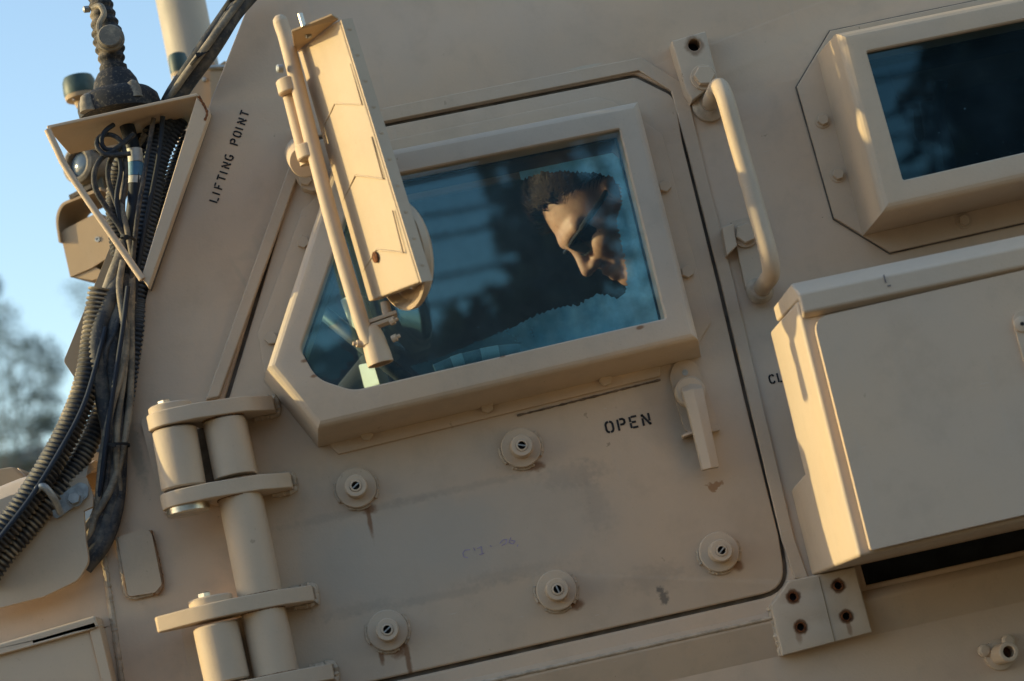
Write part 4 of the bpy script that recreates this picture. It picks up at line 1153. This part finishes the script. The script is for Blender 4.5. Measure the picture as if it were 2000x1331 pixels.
# inside the bracket
cable('antenna_lead', 'thick black antenna lead with white and blue tape bands', 'cable', [(240, 226, .0), (252, 260, .01), (264, 320, .015), (264, 380, .015), (256, 440, .01), (248, 520, .0), (242, 580, .0)], .0125, M_LOOMD)
for a, b, mt_, nm in (((262.2, 292), (264.2, 318), M_WHITE, 'white'), ((264.2, 319), (264.3, 345), M_BLUE, 'blue'), ((264.3, 346), (263.8, 360), M_WHITE, 'small white')):
    g = G(); g.cyl(P(*a, .015), P(*b, .015), .0137, 18); tag(g.build('tape_band', mt_), nm + ' tape band wrapped round the black antenna lead', 'tape')
for i, (pts, lab) in enumerate([
    ([(352, 236, -.03), (318, 300, -.02), (300, 380, -.01), (286, 460, .0), (270, 560, .0), (262, 640, .0)], 'black corrugated hose nearest the bracket side plate'),
    ([(330, 236, -.02), (300, 300, -.01), (284, 380, .01), (274, 460, .01), (262, 560, .0), (254, 640, .0)], 'middle black corrugated hose inside the bracket'),
    ([(300, 244, -.03), (280, 310, -.02), (268, 400, -.01), (262, 480, .0), (256, 540, .0)], 'black corrugated hose just right of the taped lead'),
    ([(370, 262, -.05), (340, 340, -.05), (312, 430, -.04), (290, 520, -.03), (272, 610, -.02)], 'rearmost black corrugated hose against the bracket side')]):
    cable('corrugated_hose', lab, 'hose', pts, .0155, M_LOOMD, 14, 0.0078)
cable('corrugated_hose', 'dusty corrugated hose left of the taped lead behind the loop', 'hose', [(270, 262, -.06), (240, 310, -.05), (225, 360, -.05), (222, 420, -.04), (232, 500, -.03)], .014, M_LOOM, 12, 0.0075)
cable('cable', 'thin dark cable curled into a small loop under the bracket', 'cable', [(255, 300, .05), (228, 303, .055), (205, 302, .06), (190, 288, .06), (192, 270, .055), (212, 263, .05), (232, 272, .05), (243, 295, .045), (246, 350, .04), (240, 400, .03), (244, 470, .02), (258, 540, .01)], .0042, M_CABLED)
cable('cable', 'thin grey cable bowing left out of the loop bundle', 'cable', [(262, 262, .04), (228, 290, .05), (196, 312, .055), (184, 340, .055), (188, 372, .05), (212, 412, .04), (240, 455, .03), (256, 500, .02), (258, 560, .01)], .0048, M_CABLED)
cable('cable', 'thin grey cable inside the bow, falling steeply past the lamp', 'cable', [(240, 285, .03), (216, 312, .04), (211, 345, .04), (220, 380, .035), (238, 425, .03), (250, 470, .02), (252, 540, .01)], .0046, M_CABLED)
cable('cable', 'grey cable crossing in front of the taped lead', 'cable', [(284, 262, .0), (262, 300, -.01), (244, 345, .0), (238, 400, .03), (246, 440, .035), (256, 490, .03), (260, 545, .02), (262, 620, .01)], .005, M_CABLE)
for i_, (pts, lab) in enumerate([
    ([(300, 232, .03), (292, 280, .04), (282, 340, .045), (270, 410, .045), (262, 480, .035), (256, 560, .02)], 'thin black wire hanging right of the taped lead'),
    ([(222, 244, .05), (206, 256, .06), (198, 275, .06), (206, 292, .055), (226, 296, .05), (236, 330, .045), (228, 390, .04), (240, 450, .03), (252, 520, .02)], 'thin black wire making a tight hook below the bracket plate'),
    ([(318, 228, .03), (312, 290, .03), (300, 360, .03), (284, 440, .03), (270, 520, .02), (262, 590, .015)], 'thin black wire laid over the corrugated hoses in the bracket'),
    ([(250, 560, .05), (240, 640, .055), (228, 720, .06), (216, 800, .055), (205, 880, .05), (196, 950, .04), (180, 1010, .03), (150, 1050, .02)], 'thin black wire down the front of the lower bunch'),
    ([(206, 640, .045), (186, 720, .06), (160, 800, .075), (112, 890, .095), (58, 975, .115), (0, 1050, .125), (-40, 1100, .125)], 'thin black wire riding on the long dusty hose')]):
    cable('wire', lab, 'wire', pts, .0042, M_LOOMD if i_ else M_CABLED)
# below the bracket
cable('corrugated_hose', 'long dusty corrugated hose sweeping down left to the bonnet', 'hose', [(198, 566, .02), (192, 600, .02), (184, 660, .025), (172, 735, .035), (146, 815, .05), (100, 905, .07), (48, 985, .09), (-10, 1060, .10), (-50, 1110, .10)], .0225, M_LOOM, 16, 0.0085)
cable('corrugated_hose', 'dark corrugated hose behind and right of the long dusty one', 'hose', [(214, 720, -.01), (196, 810, .0), (160, 890, .02), (112, 960, .045), (60, 1025, .06), (8, 1085, .07), (-30, 1140, .07)], .019, M_LOOM, 14, 0.0085)
cable('corrugated_hose', 'slim corrugated hose along the left edge of the hose bunch', 'hose', [(176, 700, -.02), (150, 770, -.01), (118, 845, .02), (70, 930, .05), (20, 1005, .07), (-30, 1075, .08)], .012, M_LOOM, 12, 0.0075)
cable('corrugated_hose', 'short dark corrugated hose against the flank below the bracket tip', 'hose', [(266, 590, .0), (264, 640, .0), (256, 700, .0), (246, 770, .0), (232, 850, .0)], .0165, M_LOOMD, 14, 0.008)
cable('tape_sleeve', 'tan taped cable joint entering the dusty hose', 'cable', [(243, 470, .02), (234, 505, .02), (220, 540, .02), (208, 575, .02), (200, 610, .02)], .011, M_CABLE)
cable('braided_sleeve', 'grey braided sleeve bulging left beside the dusty hose', 'cable', [(236, 540, .015), (214, 590, .025), (196, 640, .035), (190, 690, .04), (197, 750, .04), (208, 810, .035), (214, 860, .03), (206, 930, .02), (198, 1000, .018), (180, 1055, .016), (140, 1095, .014)], .0145, M_SLEEVE)
cable('braided_sleeve', 'grey braided sleeve in the middle of the lower bunch', 'cable', [(248, 540, .01), (236, 600, .02), (222, 650, .03), (218, 710, .03), (224, 780, .03), (226, 850, .025), (222, 920, .02), (214, 1000, .018), (192, 1065, .018), (150, 1105, .016)], .0145, M_SLEEVE)
cable('braided_sleeve', 'dark braided sleeve close to the flank in the lower bunch', 'cable', [(258, 560, .005), (250, 650, .01), (242, 740, .012), (236, 830, .012), (232, 920, .01), (224, 1000, .016), (204, 1058, .018), (165, 1110, .016)], .014, M_CABLED)
cable('cable', 'pale cable wandering across the front of the lower bunch', 'cable', [(240, 510, .03), (233, 560, .04), (240, 620, .045), (246, 670, .045), (236, 730, .05), (220, 790, .05), (206, 850, .045), (197, 910, .04), (190, 980, .035), (176, 1040, .03), (150, 1070, .02)], .0058, M_CABLE)
cable('cable', 'pale cable hanging straight then curling under at the right edge', 'cable', [(258, 540, .02), (256, 620, .03), (256, 720, .03), (252, 800, .03), (240, 880, .03), (222, 940, .03), (200, 985, .035), (172, 1025, .03), (140, 1050, .02)], .0062, M_CABLE)
cable('cable', 'pale cable dropping to the hole in the corner cover', 'cable', [(254, 560, .025), (248, 660, .035), (240, 750, .04), (229, 830, .04), (228, 900, .035), (233, 960, .02), (227, 1010, .018), (210, 1058, .018), (160, 1100, .016)], .0056, M_CABLE)
cable('cable', 'thin grey cable between the two braided sleeves', 'cable', [(246, 560, .03), (228, 640, .04), (206, 690, .045), (203, 760, .045), (214, 830, .045), (211, 900, .035), (204, 970, .03), (188, 1040, .025), (150, 1085, .02)], .005, M_CABLED)
def tie(px1, px2, d, label):
    a = P(*px1, d); b = P(*px2, d); c = (a + b) / 2; u = (b - a); w = u.length / 2; u.normalize()
    v = Vector((0, 1, 0)); ax = u.cross(v)
    pts = [c + u * math.cos(t) * (w + .003) + v * math.sin(t) * (0.024) for t in np.linspace(0, 2 * math.pi, 25)]
    g = G(); g.loft([[p + ax * s for s in (0,)] + [p + ax * 0.0045, p * 1.0 + (p - c).normalized() * 0.002 + ax * 0.0045, p + (p - c).normalized() * 0.002] for p in pts])
    g.box(c + v * -0.026, (.007, .006, .007))
    tag(g.build('zip_tie', M_BLACK), label, 'zip tie', 'black zip ties')
tie((205, 876), (248, 872), .03, 'black zip tie round the lower cable bunch level with the hinge')
tie((408, 102), (372, 132), .055, 'black zip tie low on the roof cable run')
tie((468, 0), (440, 18), .06, 'black zip tie at the very top of the roof cable run')
tie((240, 468), (262, 474), .03, 'black zip tie at the neck below the taped lead')
tie((92, 884), (118, 938), .06, 'black zip tie round the dusty hoses at the bonnet')
g = G(); g.tube(spline([P(68, 960, .1), P(84, 950, .11), P(104, 972, .1), P(118, 1002, .07)], .004), .006, 10); tag(g.build('hose_clip', M_ZINC), 'dull metal clip holding hoses beside the cover bolt', 'clip')

# ================================================================== INSIDE THE CAB
# steering wheel
sw = thing('steering_wheel', 'dark steering wheel dimly seen low in the door window', 'steering wheel', P(740, 690, -0.42))
c = P(742, 700, -0.42); ax = Vector((0.75, -0.12, 0.6)).normalized()
uu = ax.cross(Vector((0, 1, 0))).normalized(); vv = ax.cross(uu)
ring = [c + (uu * math.cos(t) + vv * math.sin(t)) * 0.17 for t in np.linspace(0, 2 * math.pi, 49)]
G().tube(ring, 0.014, 12).build('rim', simple('wheel_rim', (0.05, 0.06, 0.065), .5), sw)
g = G()
for t in (0.4, 2.6, 4.6): g.tube([c, c + (uu * math.cos(t) + vv * math.sin(t)) * 0.17], 0.009, 8)
g.build('spokes', M_INT, sw); g = G(); g.cyl(c, c - ax * 0.35, 0.03, 14); g.build('column', M_INT, sw)
# pale trim pieces that catch the light
g = G(); d = -0.30; a = [P(x, y, d) for x, y in [(664, 585), (690, 572), (735, 690), (706, 692)]]; a = [P(664, 585, -.38), P(690, 572, -.28), P(735, 690, -.28), P(706, 692, -.38)]
g.loft([a, [p + Vector((0.02, .05, 0)) for p in a]]); tag(g.build('trim_plate', M_PALE, None, 0.004), 'pale green plate inside the window just left of the mirror arm', 'panel')
g = G(); a = [P(x, y, d) for x, y in [(700, 712), (728, 706), (742, 752), (712, 760)]]; a = [P(700, 712, -.38), P(728, 706, -.28), P(742, 752, -.28), P(712, 760, -.38)]
g.loft([a, [p + Vector((0.02, .05, 0)) for p in a]]); tag(g.build('trim_plate', M_PALE, None, 0.004), 'small pale plate low inside the window below the arm socket', 'panel')
g = G(); d = -0.02; q = spline([P(850, 724, d), P(900, 704, d), P(960, 690, d), P(1012, 684, d), P(1030, 694, d)], .01); g.tube(q, 0.011, 12)
ho = tag(g.build('grab_strap', simple('grey_strap', (0.22, 0.24, 0.22), .6), None), 'grey strap along the lower edge of the door window', 'strap')
for f0, f1 in ((.18, .34), (.52, .68)):
    i0, i1 = int(f0 * len(q)), int(f1 * len(q)); g = G(); g.tube(q[i0:i1 + 1], 0.0118, 12); g.build('pale_band', M_PALE, ho)
# seat
st = thing('driver_seat', 'dark seat back behind the driver', 'seat', (0.5, 0.5, 1.37))
g = G(); g.box((0.53, 0.52, 2.05), (0.14, 0.5, 0.75), Matrix.Rotation(rad(8), 3, 'Y')); g.build('backrest', M_INT, st, 0.04)
g = G(); g.box((0.28, 0.52, 1.66), (0.5, 0.5, 0.14)); g.build('cushion', M_INT, st, 0.04)
g = G(); g.box((0.3, 0.52, 1.49), (0.4, 0.4, 0.22)); g.build('pedestal', M_INT, st, 0.01)

# ================================================================== DRIVER
def surfnet(fn, lo, hi, h):
    lo = np.array(lo); n = np.ceil((np.array(hi) - lo) / h).astype(int) + 1
    ax = [lo[i] + h * np.arange(n[i]) for i in range(3)]
    X, Y, Z = np.meshgrid(*ax, indexing='ij')
    v = fn(X, Y, Z); s = v < 0
    cnt = sum(s[i:n[0]-1+i, j:n[1]-1+j, k:n[2]-1+k].astype(int) for i in (0, 1) for j in (0, 1) for k in (0, 1))
    act = (cnt > 0) & (cnt < 8); idx = -np.ones(act.shape, int); cells = np.argwhere(act); idx[act] = np.arange(len(cells))
    acc = np.zeros((len(cells), 3)); num = np.zeros(len(cells))
    corners = [(i, j, k) for i in (0, 1) for j in (0, 1) for k in (0, 1)]
    for a in corners:
        for b in corners:
            if sum(b) - sum(a) == 1 and all(q >= p for p, q in zip(a, b)):
                va = v[tuple((cells + a).T)]; vb = v[tuple((cells + b).T)]; mk = (va < 0) != (vb < 0)
                t = np.where(mk, va / np.where(mk, va - vb, 1), 0)
                p = np.array(a) + (np.array(b) - np.array(a)) * t[:, None]
                acc[mk] += p[mk]; num[mk] += 1
    V = lo + h * (cells + acc / num[:, None]); F = []
    for axs in range(3):
        u, w = (axs + 1) % 3, (axs + 2) % 3
        d = np.zeros(3, int); d[axs] = 1
        sl0 = [slice(None)] * 3; sl1 = [slice(None)] * 3; sl0[axs] = slice(0, -1); sl1[axs] = slice(1, None)
        e = np.argwhere(s[tuple(sl0)] != s[tuple(sl1)])
        e = e[(e[:, u] > 0) & (e[:, w] > 0) & (e[:, u] < n[u] - 1) & (e[:, w] < n[w] - 1)]
        du = np.zeros(3, int); du[u] = 1; dw = np.zeros(3, int); dw[w] = 1
        q = np.stack([idx[tuple((e - du - dw).T)], idx[tuple((e - dw).T)], idx[tuple(e.T)], idx[tuple((e - du).T)]], 1)
        fl = s[tuple(e.T)]
        q[~fl] = q[~fl][:, ::-1]
        F.append(q[(q >= 0).all(1)])
    return V, np.concatenate(F)

def smin(a, b, k):
    h = np.clip(0.5 + 0.5 * (b - a) / k, 0, 1); return b * (1 - h) + a * h - k * h * (1 - h)
def smax(a, b, k): return -smin(-a, -b, k)
def ell(X, Y, Z, c, r):
    q = np.sqrt(((X - c[0]) / r[0]) ** 2 + ((Y - c[1]) / r[1]) ** 2 + ((Z - c[2]) / r[2]) ** 2); return (q - 1) * min(r)
def cap(X, Y, Z, a, b, r0, r1=None):
    r1 = r0 if r1 is None else r1; a = np.array(a); b = np.array(b); ba = b - a
    t = np.clip(((X - a[0]) * ba[0] + (Y - a[1]) * ba[1] + (Z - a[2]) * ba[2]) / (ba @ ba), 0, 1)
    return np.sqrt((X - a[0] - t * ba[0]) ** 2 + (Y - a[1] - t * ba[1]) ** 2 + (Z - a[2] - t * ba[2]) ** 2) - (r0 + (r1 - r0) * t)
def head_sdf(X, Y, Z):
    A = np.abs(Y)
    d = ell(X, Y, Z, (-.012, 0, .035), (.098, .076, .088))
    d = smin(d, ell(X, Y, Z, (.028, 0, -.035), (.066, .062, .082)), .035)
    d = smin(d, cap(X, A, Z, (-.005, .05, -.06), (.062, .014, -.105), .02, .019), .03)
    d = smin(d, ell(X, Y, Z, (.07, 0, -.1), (.024, .026, .02)), .02)
    d = smin(d, cap(X, A, Z, (.088, .008, .022), (.076, .046, .022), .011), .018)
    d = smin(d, ell(X, A, Z, (.064, .042, -.03), (.026, .024, .022)), .02)
    d = smax(d, -ell(X, A, Z, (.105, .033, -.002), (.024, .02, .015)), .014)
    d = smin(d, ell(X, A, Z, (.077, .033, -.002), (.0125, .014, .0125)), .006)
    d = smin(d, cap(X, Y, Z, (.089, 0, .008), (.114, 0, -.036), .0075, .0115), .012)
    d = smin(d, ell(X, A, Z, (.101, .0125, -.04), (.011, .0085, .0085)), .008)
    d = smax(d, -ell(X, A, Z, (.106, .0065, -.0495), (.006, .0035, .005)), .004)
    d = smin(d, cap(X, A, Z, (.096, .0, -.064), (.083, .024, -.068), .0075, .004), .008)
    d = smin(d, cap(X, A, Z, (.094, .0, -.0795), (.082, .02, -.076), .0085, .004), .008)
    d = smax(d, -cap(X, A, Z, (.108, 0, -.0715), (.088, .026, -.0725), .0022), .004)
    e = ell(X, A, Z, (-.012 - 0 * X, .082, -.002), (.022, .012, .033))
    e = smax(e, -ell(X, A, Z, (-.008, .094, .0), (.013, .009, .021)), .006)
    e = smin(e, cap(X, A, Z, (-.002, .079, -.03), (-.004, .082, -.024), .007), .008)
    d = smin(d, e, .008)
    d = smin(d, cap(X, Y, Z, (-.03, 0, -.06), (-.045, 0, -.24), .056, .06), .03)
    return d
V, F = surfnet(head_sdf, (-.13, -.11, -.23), (.135, .11, .135), .0034)
pitch, yaw = rad(44), rad(11)
fwd = Vector((-math.cos(yaw) * math.cos(pitch), -math.sin(yaw) * math.cos(pitch), -math.sin(pitch)))
upv = Vector((-math.cos(yaw) * math.sin(pitch), -math.sin(yaw) * math.sin(pitch), math.cos(pitch)))
lft = upv.cross(fwd)
tilt = Matrix.Rotation(rad(4), 3, fwd)
upv = tilt @ upv; lft = tilt @ lft
HC = P(1180, 408, -0.37)
HM = Matrix((fwd, lft, upv)).transposed()
HS = 1.09
def hp3(p): return HC + HM @ (Vector(p) * HS)
def skin_mat():
    q = N('skin')
    c = q.mix(q.ramp(q.noise(40, 5), .35, .7), (0.46, 0.25, 0.165), (0.58, 0.345, 0.24))
    q.b.inputs['Subsurface Weight'].default_value = 0.12
    q.b.inputs['Subsurface Radius'].default_value = (0.01, 0.004, 0.002)
    return q.fin(c, 0.5, q.bump(q.noise(700, 3), .15, .0006), spec=.4)
per = thing('person', 'driver in dark sunglasses and dark jacket bowing his head behind the door glass', 'person', (HC.x + 0.25, HC.y + 0.1, 1.75))
me = bpy.data.meshes.new('body')
me.from_pydata([tuple(hp3(p)) for p in V.tolist()], [], F.tolist()); me.polygons.foreach_set('use_smooth', [True] * len(me.polygons))
bd = put('body', me, skin_mat(), per)
# hair: a cap of short strands combed forward
M_HAIR = simple('dark_brown_hair', (0.05, 0.028, 0.014), 0.55, .5, 300, bump=0, spec=.15)
cand = rng.normal(size=(60000, 3)); cand /= np.linalg.norm(cand, axis=1)[:, None]
root = np.array([-.012, 0, .035]) + cand * np.array([.097, .075, .087])
x_, y_, z_ = root.T
hairline = np.where(x_ > 0.02, np.where(y_ < -.012, 0.066, 0.090) - np.abs(y_) * 0.3, -0.01 - x_ * -0.9)
hairline = np.where(x_ < -0.03, -0.055, np.where(x_ > 0.02, hairline, 0.012 + (x_ + .03) * 1.15))
keep = (z_ > hairline + 0.01 * np.sin(y_ * 260)) & ~((np.abs(y_) > .06) & (x_ < .02) & (x_ > -.045) & (z_ < .028))
root = root[keep][:15000]; nr = cand[keep][:15000]
g = G()
for p, nn in zip(root, nr):
    p = Vector(p); nn = Vector(nn)
    comb = Vector((0.25, random.uniform(-.4, .4), 0.8)) if p.x > 0.03 else Vector((0.6, random.uniform(-.35, .35), .15)) if p.x > -0.05 else Vector((-.1, 0, -1))
    comb = (comb - nn * comb.dot(nn)).normalized()
    swirl = nn.cross(comb) * random.uniform(-.45, .45)
    L = random.uniform(.02, .036) * (1.3 if p.y < 0 else 1.0)
    q0 = p - nn * .002; q1 = p + nn * L * .5 + (comb + swirl) * L * .35; q2 = p + nn * L * .62 + (comb + swirl * 1.6) * L * .95
    s = nn.cross(comb + swirl).normalized() * .0007
    vs_ = [q0 - s, q0 + s, q1 + s, q1 - s, q2]
    g.add([hp3(v) for v in vs_], [(0, 1, 2, 3), (3, 2, 4)])
me = bpy.data.meshes.new('hair'); me.from_pydata(g.v, [], g.f)
hr = put('hair', me, M_HAIR, per); hr['kind'] = 'stuff'
# sunglasses
M_FRAME = simple('black_plastic_frame', (0.015, 0.015, 0.016), .35, .2, 50)
g = G()
for s in (-1, 1):
    pts = [(.093, .004 * s, .0125), (.098, .012 * s, .0135), (.095, .04 * s, .014), (.082, .06 * s, .013), (.06, .0735 * s, .0125), (.02, .080 * s, .012), (-.012, .083 * s, .012), (-.03, .083 * s, .002)]
    q = spline([hp3(p) for p in pts], .004)
    g.tube(q, [0.0036 + .0022 * (1 if 0.35 < i / len(q) < 0.8 else 0) for i in range(len(q))], 8)
sg = g.build('sunglasses', M_FRAME, per)
for s in (-1, 1):
    g = G(); rows = []
    for k in range(9):
        t = k / 8
        y = (.007 + .057 * t) * s; x = .101 - .035 * t ** 2.2 ; top_ = .013; bot = -.022 + .006 * abs(t - .5) * 2 + (.012 if t < .12 else 0) + (.008 if t > .9 else 0)
        rows.append([hp3((x - .002 * (j / 5 - .2), y, top_ + (bot - top_) * j / 5)) for j in range(6)])
    g.loft(rows, closed=False, caps=False); g.build('lens', simple('smoked_lens', (0.012, 0.014, 0.018), .08, .1, 10), sg)
    g = G(); g.tube(spline([hp3((.101 - .035 * t ** 2.2 - .001, (.007 + .057 * t) * s, -.022 + .006 * abs(t - .5) * 2 + (.010 if t < .1 else 0))) for t in np.linspace(0, 1, 9)], .004), .0014, 6); g.build('lower_rim', M_FRAME, sg)
# jacket
def torso(X, Y, Z):
    A = np.abs(Y)
    d = ell(X, Y, Z, (0, 0, -.05), (.15, .215, .3))
    d = smin(d, cap(X, A, Z, (0, .06, .17), (0, .19, .13), .07, .075), .06)
    d = smin(d, cap(X, A, Z, (0, .205, .12), (-.12, .225, -.14), .058, .048), .03)
    d = smin(d, cap(X, A, Z, (-.12, .225, -.14), (-.33, .15, -.06), .046, .038), .02)
    d = smin(d, ell(X, Y, Z, (0, 0, -.3), (.16, .19, .14)), .06)
    d = smin(d, cap(X, A, Z, (-.02, .10, -.36), (-.44, .13, -.34), .085, .06), .05)
    d = smin(d, cap(X, A, Z, (-.44, .13, -.34), (-.50, .13, -.66), .06, .045), .03)
    return d
V, F = surfnet(torso, (-.6, -.34, -.74), (.2, .34, .27), .014)
nb_ = hp3((-.045, 0, -.20)); off_ = nb_ - Vector((0, 0, .17))
me = bpy.data.meshes.new('jacket'); me.from_pydata([tuple(Vector(p) + off_) for p in V.tolist()], [], F.tolist()); me.polygons.foreach_set('use_smooth', [True] * len(me.polygons))
put('jacket', me, simple('dark_jacket_cloth', (0.03, 0.034, 0.03), .9, .3, 40), per)
g = G(); g.tube(spline([hp3((-.03 + .062 * math.cos(t), .062 * math.sin(t), -.175 - .01 * math.cos(t))) for t in np.linspace(0, 2 * math.pi, 17)], .01), .016, 10); g.build('collar', simple('collar_cloth', (0.03, 0.034, 0.03), .9, .3, 40), per)
for s in (-1, 1):   # hands on the lap, five fingers each
    h0 = off_ + Vector((-.34, .145 * s, -.06)); g = G()
    g.loft([[h0 + Vector((dx, dy * s, dz)) for dy, dz in ((-.03, -.012), (.036, -.012), (.038, .012), (-.03, .014))] for dx in (.01, -.045, -.085)])
    for k, L in enumerate((.062, .074, .078, .070)):
        b0 = h0 + Vector((-.083, (.03 - .02 * k) * s, .002)); g.tube([b0, b0 + Vector((-L * .5, 0, .004)), b0 + Vector((-L * .8, 0, -.016)), b0 + Vector((-L * .85, 0, -.036))], [.009, .0088, .008, .006], 8)
    b0 = h0 + Vector((-.02, -.03 * s, 0)); g.tube([b0, b0 + Vector((-.03, -.02 * s, .0)), b0 + Vector((-.058, -.024 * s, -.012))], [.011, .010, .007], 8)
    g.build('hand', bd.data.materials[0], per, 0)
